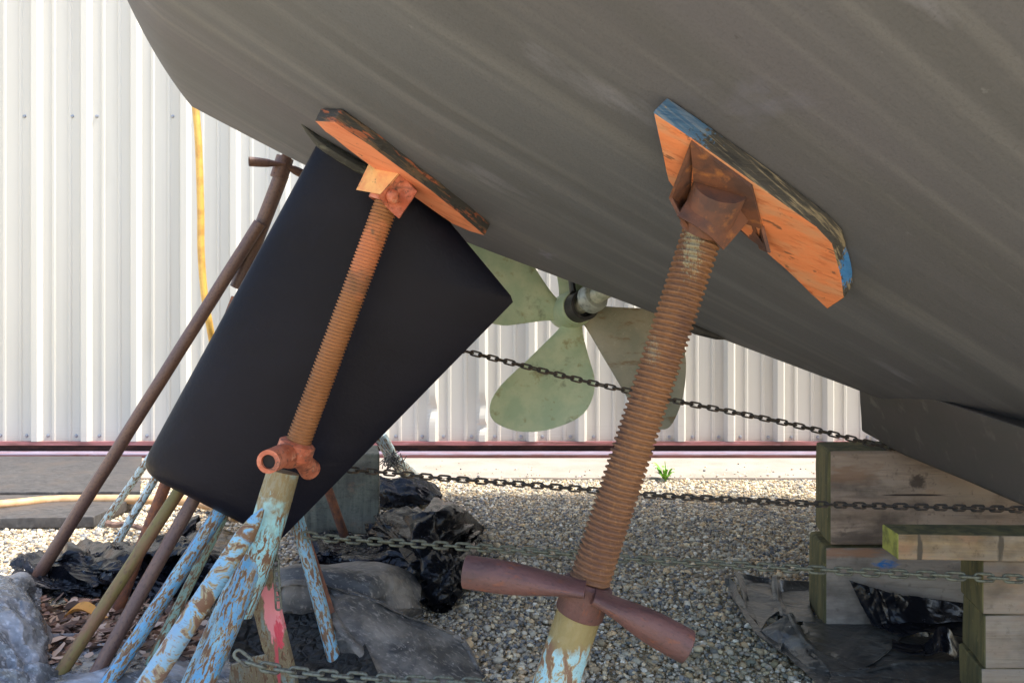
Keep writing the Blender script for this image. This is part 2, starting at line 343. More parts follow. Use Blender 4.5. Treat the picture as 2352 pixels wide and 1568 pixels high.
M_keel = mat('dark_grey_keel_paint', sr(72, 67, 64), .7, 0, [layer('noise', (8, 8, 20), sr(69, 66, 62), .42, .62), layer('noise', (30, 30, 5), sr(102, 98, 90), .58, .7, amt=.6)], [('noise', 40, .001, 4, False)])
M_rud = mat('black_rudder_paint', sr(14, 14, 24), .46, 0, [layer('noise', (4, 4, 7), sr(19, 19, 29), .4, .65), layer('noise', (7, 30, 30), sr(25, 26, 37), .6, .78, 5, amt=.6, rot=(0, .95, 0), r=.6),
    layer('noise', 90, sr(36, 37, 46), .7, .75, 3, amt=.5), layer('noise', (3, 120, 60), sr(38, 39, 54), .73, .76, 3, amt=.6, rot=(0, 1.2, 0))], [('noise', 160, .0006, 3, False), ('noise', (14, 14, 14), .002, 3, False)], spec=.15)
M_bronze = mat('verdigris_bronze', sr(180, 190, 154), .55, .0, [layer('noise', 14, sr(159, 177, 143), .4, .6), layer('noise', 24, sr(134, 122, 73), .58, .68, 6, amt=.7), layer('noise', 9, sr(88, 91, 71), .6, .68, 6, amt=.8, off=(2, 5, 1)),
    layer('noise', 110, sr(161, 171, 140), .62, .7, 3, amt=.6)], [('noise', 70, .0008, 5, False)])
M_bronze2 = mat('shade_browned_bronze', sr(150, 144, 124), .55, .0, [layer('noise', 12, sr(132, 132, 114), .4, .6), layer('noise', (14, 20, 40), sr(118, 92, 58), .56, .66, 6, amt=.7), layer('noise', 110, sr(168, 168, 150), .62, .7, 3, amt=.5)], [('noise', 70, .0008, 5, False)])  # browner, darker bronze paints the shade on the right blade
M_shaft = mat('pale_grey_shaft', sr(190, 192, 176), .5, .1, [layer('noise', 40, sr(160, 166, 148), .45, .62), layer('noise', 150, sr(120, 120, 104), .62, .7, amt=.6)])
M_zinc = mat('zinc_anode', sr(166, 172, 166), .5, .3, [layer('noise', 60, sr(120, 126, 122), .5, .66)])
M_black = mat('black_rubber', sr(34, 34, 34), .6, 0, [layer('noise', 40, sr(58, 56, 54), .5, .66)])
M_hole = mat('painted_bore_shade', sr(30, 25, 24), .9)  # for dark discs that paint the shade inside open tube ends
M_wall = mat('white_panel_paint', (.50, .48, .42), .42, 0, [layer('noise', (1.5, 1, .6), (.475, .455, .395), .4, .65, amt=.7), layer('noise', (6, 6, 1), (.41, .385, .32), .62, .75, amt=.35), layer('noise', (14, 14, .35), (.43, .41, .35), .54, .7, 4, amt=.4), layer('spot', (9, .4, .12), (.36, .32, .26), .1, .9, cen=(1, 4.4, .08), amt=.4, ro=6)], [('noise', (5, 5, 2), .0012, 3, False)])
M_screw = mat('galvanised_screw', sr(150, 152, 156), .4, .6)
M_redtrim = mat('faded_red_steel', sr(151, 97, 93), .55, 0, [layer('noise', (4, 40, 40), sr(113, 73, 66), .46, .62), layer('noise', (12, 60, 60), sr(171, 130, 129), .6, .7, amt=.6)])
M_rail = mat('worn_rail_sky_tint', sr(160, 150, 168), .35, .35, [layer('noise', (5, 40, 40), sr(150, 104, 104), .52, .64), layer('noise', (14, 90, 60), sr(190, 186, 200), .55, .7, amt=.6)])  # lavender base colour paints the sky reflected in the rail top
M_gap = mat('painted_gap_shade', sr(52, 34, 32), .8, 0, [layer('noise', (6, 20, 20), sr(84, 54, 48), .5, .65)])
M_conc = mat('pale_concrete', sr(150, 140, 130), .85, 0, [layer('noise', 5, sr(138, 127, 116), .42, .66), layer('noise', 90, sr(166, 156, 144), .55, .7, amt=.5), layer('noise', 26, sr(120, 104, 90), .68, .76, amt=.5)], [('noise', 130, .002, 4, False)])
M_board = mat('wet_grey_board', sr(68, 66, 65), .6, 0, [layer('noise', (26, 60, 20), sr(49, 47, 47), .45, .6, 6), layer('noise', (40, 110, 30), sr(95, 92, 90), .58, .68, 4, amt=.8), layer('noise', 5, sr(79, 70, 63), .5, .66, amt=.6)], [('noise', (40, 100, 20), .002, 4, False)])
def timber(name, c, c2, dark, sx=3.0, extra=(), gr=(3.5, 14, 22), moss=.35):
    return mat(name, c, .85, 0, [layer('noise', gr, c2, .4, .62, 5, dist=.7), layer('noise', (gr[0] * 1.6, 60, 80), dark, .56, .7, 4, amt=.45, dist=.4),
        layer('noise', 5, sr(132, 126, 116), .48, .68, amt=.6, off=(3, 3, 1)), layer('noise', (6, 9, 9), dark, .50, .68, 6, amt=.85, off=(9, 2, 4)), layer('noise', (9, 12, 14), sr(150, 112, 84), .58, .72, 6, amt=.5, off=(2, 7, 4)), layer('noise', 60, dark, .6, .72, 3, amt=.5)] + list(extra), [('noise', (gr[0], 60, 90), .0035, 5, False)])
M_moss = mat('green_mossy_end_grain', sr(104, 97, 61), .9, 0, [layer('noise', (30, 30, 6), sr(74, 72, 46), .42, .6), layer('noise', 60, sr(137, 126, 77), .6, .72, amt=.6)], [('noise', (60, 60, 12), .003, 5, False)])
M_mossbright = mat('bright_green_end', sr(150, 150, 70), .9, 0, [layer('noise', 40, sr(110, 112, 56), .45, .62)], [('noise', 60, .003, 4, False)])  # brighter green for the left end of the pine board
def plastic(name, c, dust_sheen, rough=.32, dlo=.5, dhi=.68, ds=9.0, amt=.8, fine=.5, spec=.5, bump=1.0, streak=(2.4, 9, 5)):
    return mat(name, c, rough, 0, [layer('noise', (ds, ds, ds), dust_sheen, dlo, dhi, 6, r=min(.85, rough + .3), amt=amt, dist=.6), layer('noise', tuple(ds * q for q in streak), dust_sheen, .54, .7, 5, amt=fine, r=min(.8, rough + .25), rot=(0, .5, .6)),
        layer('noise', 15, tuple(q * .6 for q in c), .55, .7, 5, amt=.6, off=(4, 2, 2)),
        layer('noise', 130, tuple(min(1, x * 1.8 + .1) for x in dust_sheen), .7, .76, 2, amt=.5)], [('vedge', (6, 20, 18), .045 * bump, 0, False, (.3, .5, .7)), ('vedge', (16, 60, 50), .014 * bump, 0, False, (.8, -.3, -.5)), ('noise', (9, 40, 30), .004 * bump, 2, False)], spec=spec)
M_plast = plastic('shiny_black_plastic', sr(20, 21, 26), sr(92, 96, 108), .24, .66, .8, amt=.25, spec=.25, bump=.06, fine=.12)
M_bag = plastic('glossy_black_bag', sr(13, 14, 18), sr(80, 84, 94), .22, .72, .84, amt=.15, fine=.05, spec=.18, bump=.05)
M_tarp = plastic('dusty_grey_tarp', sr(64, 63, 62), sr(150, 142, 132), .5, .42, .6, 6, amt=.7, fine=.85, streak=(2, 26, 16), bump=.12)
M_tarpL = plastic('pale_grey_tarp', sr(88, 91, 95), sr(168, 172, 180), .26, .5, .64, 8, amt=.6, fine=.7, streak=(1.6, 16, 10), spec=.55, bump=.12)  # pale streaks in the colour paint highlights on the film
M_tarpD = plastic('dark_grey_tarp', sr(58, 58, 56), sr(128, 126, 118), .3, .54, .72, 8, amt=.6, fine=.5, streak=(2, 20, 14), bump=.1, spec=.55)
M_chain = mat('dark_chain', sr(62, 58, 54), .6, .3, [layer('noise', 90, sr(92, 76, 62), .5, .66)])
M_chaing = mat('grey_green_chain', sr(108, 112, 100), .6, .2, [layer('noise', 90, sr(79, 75, 66), .48, .64)])
M_chaino = mat('olive_chain', sr(104, 106, 90), .6, .2, [layer('noise', 90, sr(74, 72, 60), .48, .64), layer('spot', (.35, .3, .3), sr(140, 144, 128), .1, .6, cen=W(800, 1240, 1.5))])
M_hose = mat('yellow_hose_rubber', sr(206, 166, 80), .5, 0, [layer('noise', 30, sr(186, 141, 67), .45, .65), layer('noise', 140, sr(149, 112, 69), .62, .72, amt=.6)])
M_hoseo = mat('dusty_yellow_hose', sr(192, 154, 113), .6, 0, [layer('noise', 30, sr(173, 132, 90), .45, .65)])

# ------------------------------------------------------------------ hull shape
ZX = [-1.4, -.7405, -.519, -.137, .1046, .4769, .7988, 1.183, 1.8, 2.6, 3.6, 5.0, 6.6]
ZZ = [1.60, 1.2423, 1.1266, .9405, .8499, .709, .5883, .4373, .37, .34, .36, .55, 1.3]
YK = 1.65
def zc(x):
    # gentle blend of the measured keel-line points
    a = float(np.interp(x, ZX, ZZ)); return .5 * a + .25 * float(np.interp(x - .07, ZX, ZZ)) + .25 * float(np.interp(x + .07, ZX, ZZ))
SS, CC, BW = .10, .17, 1.28
def hull_z(x, y):
    d = YK - y
    return zc(x) + (SS * d + CC * d * d if d >= 0 else .85 * -d)
def hull_hit(px, py, y0=.5, y1=1.7):
    """depth along the pixel's ray at which the near bilge is met"""
    lo, hi = y0, y1
    f = lambda Y: W(px, py, Y).z - hull_z(W(px, py, Y).x, Y)
    for _ in range(50):
        m = (lo + hi) / 2
        if f(m) > 0: hi = m
        else: lo = m
    return W(px, py, (lo + hi) / 2)
def hull_n(p):
    e = .01
    gx = (hull_z(p.x + e, p.y) - hull_z(p.x - e, p.y)) / (2 * e); gy = (hull_z(p.x, p.y + e) - hull_z(p.x, p.y - e)) / (2 * e)
    return Vector((gx, gy, -1)).normalized()
boat = thing('sailing_boat', (1.0, YK, .43), 'large grey painted boat hull propped ashore on stands and timber blocks', 'boat')
def build_hull():
    mb = MB(); nx, L = 110, 4.9
    prof = []                                             # (d, extra height) round one section
    for i in range(41): prof.append(('near', BW * (1 - i / 40)))
    for i in range(1, 25): prof.append(('far', i / 24))
    grid = []; uvs = []
    for i in range(nx + 1):
        u = i / nx; xb = -.7405 + L * u ** 1.25
        tap = 1 - max(0, (xb - 1.7) / 2.5) ** 2; tap = max(tap, .02)
        row = []; ur = []
        pts = []
        pts += [('t', 1.75)] + [('t', h) for h in (1.7, 1.6)]
        for k, s in prof: pts.append((k, s))
        pts += [('p', 1.65), ('p', 1.75)]
        for k, s in pts:
            if k == 'near': y = YK - s * tap; z = zc(xb) + SS * s + CC * s * s + (max(0, s - 1.08) ** 2) * 5.0
            elif k == 'far': y = YK + s * 1.38 * tap; z = zc(xb) + .85 * s * (1 - .15 * s)
            elif k == 't': y = YK - (BW + .05) * tap; z = max(s, zc(xb) + 1.5)
            else: y = YK + 1.44 * tap; z = max(s, zc(xb) + 1.25)
            if k == 't': z = zc(xb) * .2 + s + .0 if False else s + .25
            if k == 'p': z = s + .25
            x = xb + .9 * max(0, z - 1.2423) * (1 - u) ** 6 * (1 if z < 1.9 else .75)
            if z > 1.9 : x = xb + (.9 * .66 + .2 * (z - 1.9)) * (1 - u) ** 6
            row.append(Vector((x, y, z))); d = YK - y
            ur.append((x * .94 - d * .34, d * .94 + x * .34))
        grid.append(row); uvs.append(ur)
    m = len(grid[0]); vs = [p for r in grid for p in r]; uv = [q for r in uvs for q in r]
    fs = [(i * m + k, i * m + k + 1, (i + 1) * m + k + 1, (i + 1) * m + k) for i in range(nx) for k in range(m - 1)]
    fs.append(tuple(range(m)))                            # transom
    fs += [((i + 1) * m, (i + 1) * m + m - 1, i * m + m - 1, i * m) for i in range(nx)]   # deck
    mb.add(vs, fs, uv); return build('hull', mb, M_hull, boat, smooth=24)
build_hull()
# keel: a fin that runs forward toward the viewer and stands on the blocks
kt = [W(1968, 880, 1.70), W(2040, 880, 1.58), W(2500, 1030, 1.22), W(2740, 1000, 1.62)]
kb = [W(1977, 990, 1.80), W(2072, 1041, 1.70), W(2430, 1195, 1.30), W(2700, 1100, 1.75)]
kt[0].z += .02
prism('keel', kt, kb, M_keel, boat, bev=.008, cuts=3, rough=.002)
# rudder: thick rounded leading edge on the left, thin trailing edge on the right
def build_rudder():
    L0, L1 = W(747, 300, 1.43), W(320, 1082, 1.53)
    R0, R1 = W(1182, 690, 1.50), W(640, 1243, 1.50)
    top0, top1 = L0, W(975, 440, 1.47)
    nu, nv = 44, 50; vs = []; uv = []
    def mid(u, v):
        # outline: left edge straight, right side = upper slope + long trailing edge
        vr = v
        if vr < .335: r = lerp(top1, R0, vr / .335)
        else: r = lerp(R0, R1, (vr - .335) / .665)
        l = lerp(L0, L1, v)
        return lerp(l, r, u)
    Nn = Vector((.16, -1, .05)).normalized()
    rows = []
    for side in (1, -1):
        for j in range(nv + 1):
            v = j / nv
            for i in range(nu + 1):
                u = (i / nu) ** 1.7
                t = .058 * (1.75 * math.sqrt(u + 1e-9) * (1 - u) ** .9 + .02 * (1 - u)) + .003
                if u < 1e-6: t = 0
                if i == nu: t = .002
                e = min(1, (1 - v) / .045, v / .01); t *= math.sqrt(max(0, 1 - (1 - max(e, 0)) ** 2)) * .92 + .08
                p = mid(u, v)
                if v > .93: p = p + Vector((.016, 0, .004)) * ((v - .93) / .07) ** 2.2 * max(0, 1 - u * 7) ** 1.5
                vs.append(p + Nn * (t * side)); uv.append((u, v))
    n1 = nu + 1; n2 = (nv + 1) * n1; fs = []
    for j in range(nv):
        for i in range(nu):
            q = (j * n1 + i, j * n1 + i + 1, (j + 1) * n1 + i + 1, (j + 1) * n1 + i)
            fs.append(q); fs.append(tuple(n2 + k for k in reversed(q)))
    for j in range(nv): fs.append((j * n1 + nu, n2 + j * n1 + nu, n2 + (j + 1) * n1 + nu, (j + 1) * n1 + nu))
    for i in range(nu):
        fs.append((nv * n1 + i, nv * n1 + i + 1, n2 + nv * n1 + i + 1, n2 + nv * n1 + i)); fs.append((i + 1, i, n2 + i, n2 + i + 1))
    mb = MB(); mb.add(vs, fs, uv)
    me = bpy.data.meshes.new('rudder'); bm = bmesh.new()
    vv = [bm.verts.new(p) for p in vs]
    for f in fs:
        try: bm.faces.new([vv[k] for k in f])
        except ValueError: pass
    bmesh.ops.remove_doubles(bm, verts=bm.verts, dist=.0002)
    return build_bm('rudder', bm, M_rud, boat, smooth=50)
build_rudder()
# the slot between rudder head and hull; dark fairing also paints the shadow there
mb = MB(); tube(mb, [W(770, 330, 1.46), W(830, 330, 1.49)], .03, 20); build('rudder_stock', mb, M_black, boat)
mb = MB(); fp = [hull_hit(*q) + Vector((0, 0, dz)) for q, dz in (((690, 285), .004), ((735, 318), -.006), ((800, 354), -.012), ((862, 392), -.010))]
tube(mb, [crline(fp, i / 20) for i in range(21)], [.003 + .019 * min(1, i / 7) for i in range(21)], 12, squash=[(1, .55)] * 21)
build('rudder_fairing', mb, mat('shade_dark_fairing', sr(40, 41, 38), .7, 0, [layer('noise', (30, 60, 90), sr(74, 76, 66), .52, .62, 5)], [('noise', 60, .003, 4, False)]), boat)
# propeller
HUB = W(1312, 712, 2.02)
PAX = Vector((.34, -.90, .12)).normalized()               # shaft runs forward, toward the viewer and right
def build_prop():
    out = [(-22, 34), (-42, 56), (-110, 118), (-178, 176), (-207, 218), (-201, 252), (-162, 272), (-112, 280), (-52, 272), (8, 246), (38, 206), (47, 158), (38, 108), (28, 60), (26, 34)]
    s = 2.02 / K; hubr = .044
    hb = MB(); tube(hb, [HUB - PAX * .07, HUB - PAX * .06, HUB - PAX * .02, HUB + PAX * .03, HUB + PAX * .045], [.032, .044, .052, .052, .046], 28)
    hub = build('propeller', hb, M_bronze, boat)
    dirc = Vector((-80, 270)).normalized(); prp = Vector((-dirc.y, dirc.x))
    X = Vector((1, 0, 0)); Z = Vector((0, 0, 1))
    for rot in (0, -73, 94, 180):
        c, sn = math.cos(R(rot)), math.sin(R(rot))
        P = [Vector((x, y)) for x, y in out]
        # closed smooth outline
        sm = []
        n = len(P)
        for i in range(n - 1):
            for t in (0, .25, .5, .75): sm.append(cr(P[max(i - 1, 0)], P[i], P[i + 1], P[min(i + 2, n - 1)], t))
        sm.append(P[-1])
        bm = bmesh.new(); rings = []
        C0 = [lerp(Vector((2, 34, 0)), Vector((-75, 190, 0)), 0)]
        core = [Vector((2, 40)), Vector((-70, 190))]
        def place(q, off):
            al = q.dot(dirc); pe = q.dot(prp); q = (dirc * al + prp * (pe * 1.01)) * (1.02 if rot == -73 else 1.0)
            tw = pe * s * (.16 - .0003 * al)
            x2, y2 = q.x * c - q.y * sn, q.x * sn + q.y * c
            return HUB + X * (x2 * s) - Z * (y2 * s) + PAX * (tw + (pe * s) ** 2 * 1.6 + (al * s) ** 2 * .25) + PAX * off + Vector((0, -.0, 0))
        fr = (1, .96, .85, .65, .4, .15)
        for side in (1, -1):
            rg = []
            for f in fr:
                row = []
                for q in sm:
                    al = max(40, min(230, q.dot(dirc))); cc = Vector((2, 34)) + (Vector((-78, 205)) - Vector((2, 34))) * ((al - 34) / 215)
                    p = cc + (q - cc) * f
                    th = .0016 + .011 * (1 - f ** 2) * (1.25 - p.length / 330)
                    row.append(bm.verts.new(place(p, th * side)))
                rg.append(row)
            for a, b in zip(rg[:-1], rg[1:]):
                for k in range(len(sm) - 1): bm.faces.new((a[k], a[k + 1], b[k + 1], b[k]))
            last = rg[-1]
            for k in range(len(sm) // 2 - 1):
                q = (last[k], last[k + 1], last[-k - 2], last[-k - 1])
                if len(set(q)) == 4: bm.faces.new(q)
            rings.append(rg[0])
        for k in range(len(sm) - 1): bm.faces.new((rings[0][k], rings[0][k + 1], rings[1][k + 1], rings[1][k]))
        for rr in (): pass
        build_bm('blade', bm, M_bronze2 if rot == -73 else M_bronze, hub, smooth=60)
    return hub
build_prop()
mb = MB(); e0 = HUB + PAX * .03; e1 = HUB + PAX * .42 + Vector((.05, 0, .07))
tube(mb, [e0, lerp(e0, e1, .5), e1], .0235, 24); sh = build('propeller_shaft', mb, M_shaft, boat)
mb = MB(); q = (e1 - e0).normalized(); tube(mb, [e0 + q * .072, e0 + q * .074, e0 + q * .10, e0 + q * .108], [.034, .040, .040, .034], 28); an = build('anode_collar', mb, M_zinc, sh)
mb = MB(); tube(mb, [HUB + PAX * .026, HUB + PAX * .03, HUB + PAX * .09, HUB + PAX * .09, HUB + PAX * .05], [.040, .0435, .042, .033, .031], 30); sb = build('shaft_bearing', mb, M_black, boat)
mb = MB(); f0 = HUB + PAX * .06 + Vector((-.02, 0, .035)); f1 = f0 + Vector((-.025, .06, .22))
tube(mb, [f0, lerp(f0, f1, .5), f1], [.02, .018, .02], 14, squash=[(1.4, .45)] * 3); build('bearing_strut', mb, M_black, boat)
mb = MB(); f0 = HUB + PAX * .05 + Vector((.03, 0, .04)); f1 = f0 + Vector((-.01, .08, .22))
tube(mb, [f0, f1], [.02, .024], 14, squash=[(1.3, .5)] * 2); build('bearing_strut', mb, M_bronze, boat)
mb = MB(); tube(mb, [W(1560, 735, 1.62), W(1600, 757, 1.62), W(1645, 772, 1.63), W(1668, 778, 1.64)], [.012, .012, .008, .002], 10); build('water_scoop', mb, M_black, boat)

# ------------------------------------------------------------------ boat stands
class Pad:
    def __init__(s, p1, p2, width, thick, flat=1.0, gap=.0):
        s.a, s.b = hull_hit(*p1), hull_hit(*p2); s.L = (s.b - s.a).normalized(); s.len = (s.b - s.a).length
        n = hull_n(lerp(s.a, s.b, .5)); n = (n - s.L * n.dot(s.L)).normalized()
        s.N = n; s.B = s.N.cross(s.L).normalized()
        if s.B.y < 0: s.B = -s.B
        s.w = width; s.t = thick; s.a = s.a + s.N * (.002 + gap)
    def pt(s, l, b, n): return s.a + s.L * l + s.B * b + s.N * n
    def ray(s, px, py, n):
        o = Vector((0, 0, CZ)); d = W(px, py, 1.0) - o; pl = s.a + s.N * n
        return o + d * ((pl - o).dot(s.N) / d.dot(s.N))
    def tilt(s, ang):
        m = Matrix.Rotation(ang, 3, s.L); s.N = m @ s.N; s.B = m @ s.B
def pad_mesh(name, pad, outline, mats, parent, shear=0.0):
    bot = [pad.ray(x, y, pad.t) for x, y in outline]; top = [p - pad.N * pad.t + pad.L * shear for p in bot]
    return prism(name, top, bot, mats, parent, bev=.003, cuts=2, rough=.0016, mifn=lambda f: 0 if f.normal.dot(pad.N) > .93 else 1)
def quadbox(mb, pts, nrm, t):
    """flat plate of thickness t"""
    n = len(pts); top = [Vector(p) for p in pts]; bot = [p + nrm * t for p in top]
    mb.add(top + bot, [tuple(range(n)), tuple(range(2 * n - 1, n - 1, -1))] + [(i, n + i, n + (i + 1) % n, (i + 1) % n) for i in range(n)])
def sqtube(mb, a, b, h, wall, ang):
    a = Vector(a); b = Vector(b); t = (b - a).normalized(); u = (Vector((1, 0, 0)) - t * t.x).normalized(); v = t.cross(u)
    rings = []
    for (p, hh) in ((a, h), (b, h), (b, h - wall), (a, h - wall)):
        ring = []
        for k in range(24):
            an = 2 * PI * k / 24; c_, s_ = math.cos(an), math.sin(an); rr = hh / (abs(c_) ** 5 + abs(s_) ** 5) ** .2
            ring.append(p + u * (rr * math.cos(an + ang)) + v * (rr * math.sin(an + ang)))
        rings.append(ring)
    vs = [p for r in rings for p in r]
    fs = [(i * 24 + k, i * 24 + (k + 1) % 24, ((i + 1) % 4) * 24 + (k + 1) % 24, ((i + 1) % 4) * 24 + k) for i in range(4) for k in range(24)]
    mb.add(vs, fs)

# left stand
stL = thing('boat_stand', G(500, 1640), 'blue and rust boat stand with long orange edged pad in front of black rudder', 'boat stand', 'boat stands holding the hull')
pL = Pad((772, 250), (1132, 512), .135, .026)
pL.tilt(0)
ll = pL.len; wv = pL.w
oL = [(721, 278), (768, 280), (852, 335), (990, 437), (1056, 491), (1114, 541), (1080, 533), (1038, 515), (948, 452), (846, 378), (798, 341), (747, 304)]
padL = pad_mesh('pad', pL, oL, [M_orange, M_edgeL], stL)
SL0, SL1 = W(893, 455, 1.335), W(684, 1018, 1.33)
axL = (SL1 - SL0).normalized()
mb = MB(); thread(mb, SL0, SL1 + axL * .01, .0235, .0032, .0064)
M_thrL = mat('orange_and_rust_thread', sr(149, 99, 59), .75, 0, [layer('noise', (14, 6, 1), sr(132, 86, 47), .42, .62, uv=True),
    layer('spot', (.05, .08, .09), sr(194, 121, 81), .0, .5, cen=W(845, 590, 1.32), amt=.75), layer('noise', (30, 20, 1), sr(105, 86, 65), .62, .7, uv=True),
    layer('spot', (.05, .06, .04), sr(113, 85, 63), .1, .6, cen=W(825, 650, 1.32), amt=.5)], [('noise', (300, 200, 1), .0006, 4, True)])
scL = build('screw', mb, M_thrL, stL)
# bracket: two bent flanges and a bolted socket plate
mb = MB()
q = [pL.ray(x, y, pL.t) for x, y in ((848, 374), (922, 396), (958, 444), (880, 430))]
F = lambda px, py, Y: W(px, py, Y)
quadbox(mb, [F(848, 374, 1.345), F(922, 392, 1.30), F(878, 447, 1.29), F(818, 436, 1.335)], Vector((.5, .8, .2)).normalized(), .006)
brF = build('bracket_flange', mb, M_peachflange, stL, smooth=0)
mb = MB()
vs = []; nn = 10
for i in range(nn + 1):
    t = i / nn; bow = math.sin(t * PI) * .012
    tp = lerp(F(921, 392, 1.30), F(958, 440, 1.315), t); bt = lerp(F(868, 452, 1.285), F(916, 502, 1.30), t)
    vs += [tp + Vector((.2, -1, 0)).normalized() * (-bow), bt + Vector((.2, -1, 0)).normalized() * (-bow)]
fs = [(2 * i, 2 * i + 1, 2 * i + 3, 2 * i + 2) for i in range(nn)]
bk = Vector((.15, .9, .2)).normalized() * .006
n0 = len(vs); vs2 = vs + [p + bk for p in vs]
fs += [tuple(n0 + k for k in reversed(f)) for f in fs[:]]
fs += [(2 * i + 2, n0 + 2 * i + 2, n0 + 2 * i, 2 * i) for i in range(nn)] + [(2 * i + 1, n0 + 2 * i + 1, n0 + 2 * i + 3, 2 * i + 3) for i in range(nn)]
fs += [(0, n0, n0 + 1, 1), (2 * nn + 1, n0 + 2 * nn + 1, n0 + 2 * nn, 2 * nn)]
mb.add(vs2, fs); brS = build('bracket', mb, M_orsteel, stL)
mb = MB(); bc = F(903, 452, 1.30); bn = Vector((.12, -1, -.12)).normalized()
tube(mb, [bc + bn * -.01, bc + bn * .006, bc + bn * .012, bc + bn * .016], [.0125, .0125, .010, .004], 18); build('bolt', mb, M_orsteel, brS)
mb = MB(); sqtube(mb, SL0 - axL * .002, SL0 + axL * .012, .029, .004, .35); build('socket', mb, M_orsteel, stL)
# swivel handle: tube seen almost end on
mb = MB(); h0, h1, h2, h3 = F(712, 1078, 1.42), F(685, 1046, 1.36), F(648, 1046, 1.285), F(616, 1060, 1.225)
pipe(mb, [h0, lerp(h0, h1, .5), h1, lerp(h1, h2, .5), h2, h3], [.021, .018, .021, .024, .021, .0205], .0125)
hL = build('handle', mb, M_orsteel, stL)
mb = MB(); tube(mb, [h3 + (h2 - h3).normalized() * .006, h3 + (h2 - h3).normalized() * .012], .0122, 20); build('bore_shade_disc', mb, M_hole, hL)
mb = MB(); nb = SL1 - axL * .004; tube(mb, [nb, nb + axL * .004, nb + axL * .03, nb + axL * .034], [.028, .034, .034, .030], 26); build('nut_collar', mb, M_orsteel, stL)
# post and legs
post_extra = [layer('spot', (.09, .09, .10), sr(132, 118, 84), .05, .45, cen=W(645, 1105, 1.33), amt=.95), layer('spot', (.05, .06, .05), sr(150, 200, 200), .2, .5, cen=W(610, 1190, 1.31), amt=.7)]
M_postL = painted('post_paint', sr(140, 196, 208), .52, .55, seed=2.2, extra=post_extra)
P0, P1 = W(651, 1082, 1.33), W(590, 1290, 1.31)
mb = MB(); tube(mb, [P0, lerp(P0, P1, .3), lerp(P0, P1, .6), P1, W(548, 1410, 1.295)], [.0295, .0305, .0305, .029, .024], 26); build('post', mb, M_postL, stL)
def leg(parent, mt, a, b, r, n=18, name='leg'):
    mb = MB(); d = (Vector(b) - Vector(a)).normalized(); pts = wob(seg(a, b, 14), .0015, 6)
    tube(mb, pts, [r] * 15, n); return build(name, mb, mt, parent)
M_legA = painted('leg_paint_streaked', sr(112, 162, 194), .53, .56, seed=6.6, sc=(150, 34, 1), extra=[layer('noise', (6, 3, 1), sr(146, 126, 122), .46, .66, uv=True, amt=.5)])
mb = MB(); ta = W(604, 1168, 1.275); tb = W(330, 1585, 1.16)
tube(mb, [ta, lerp(ta, tb, .06), lerp(ta, tb, .16), lerp(ta, tb, .6), W(230, 1740, 1.12)], [.003, .011, .0175, .0185, .0185], 20); build('leg', mb, M_legA, stL)
leg(stL, M_blue, W(604, 1240, 1.315), W(398, 1720, 1.19), .0225)
leg(stL, M_blue2, W(560, 1290, 1.34), W(390, 1680, 1.28), .016)
M_redleg = painted('leg_paint_with_red', sr(134, 116, 92), .54, .6, seed=9.1, extra=[layer('spot', (.026, .08, .075), sr(238, 148, 152), .12, .25, cen=W(630, 1400, 1.36), ro=.5), layer('spot', (.012, .05, .045), sr(222, 84, 98), .12, .3, cen=W(636, 1465, 1.36), ro=.9), layer('spot', (.006, .05, .08), sr(206, 92, 98), .2, .4, cen=W(634, 1530, 1.38), ro=.6)])
mb = MB(); quadbox(mb, [W(x, y, 1.325 + .00024 * (y - 1260)) for x, y in ((598, 1250), (613, 1290), (641, 1400), (674, 1540), (690, 1620), (620, 1620), (612, 1510), (602, 1487), (582, 1405), (571, 1402), (561, 1410), (545, 1400), (575, 1320))], Vector((0, 1, .1)), .014); build('leg', mb, M_redleg, stL, smooth=0)
mb = MB(); quadbox(mb, [W(x, y, 1.33 + .0002 * (y - 1260)) for x, y in ((516, 1640), (530, 1527), (560, 1520), (576, 1510), (612, 1503), (650, 1640))], Vector((0, 1, 0)), .006); build('brace_plate', mb, M_redleg, stL, smooth=0)

# right stand
stR = thing('boat_stand', G(1210, 1900), 'rusty screw boat stand with blue edged orange pad and long winged handle, nearest the camera', 'boat stand', 'boat stands holding the hull')
pR = Pad((1512, 222), (1905, 512), .165, .031)
pR.tilt(R(0))
lr, wr = pR.len, pR.w
oR = [(1500, 256), (1588, 316), (1762, 439), (1877, 522), (1913, 560), (1934, 636), (1940, 684), (1900, 712), (1840, 652), (1774, 592), (1700, 528), (1560, 452), (1535, 415), (1518, 349)]
pad_mesh('pad', pR, oR, [M_orangeR, M_edgeR], stR, .012)
SR0, SR1 = W(1622, 510, .985), W(1348, 1352, .985)
axR = (SR1 - SR0).normalized()
mb = MB(); thread(mb, SR0, SR1 + axR * .01, .0285, .0042, .0082, 26)
M_thrRR = mat('rust_thread_pale_flecks', sr(123, 86, 56), .8, 0, [layer('noise', (14, 5, 1), sr(97, 67, 49), .4, .62, uv=True), layer('noise', (160, 60, 1), sr(141, 103, 66), .55, .7, uv=True, amt=.6),
    layer('spot', (.03, .05, .1), sr(147, 147, 119), .5, .75, cen=W(1590, 560, .957), ro=3.5, amt=.6), layer('spot', (.02, .05, .05), sr(139, 142, 119), .5, .75, cen=W(1500, 800, .957), ro=3.5, amt=.45)], [('noise', (300, 200, 1), .0016, 5, True), ('noise', (60, 40, 1), .002, 4, True)])
build('screw', mb, M_thrRR, stR)
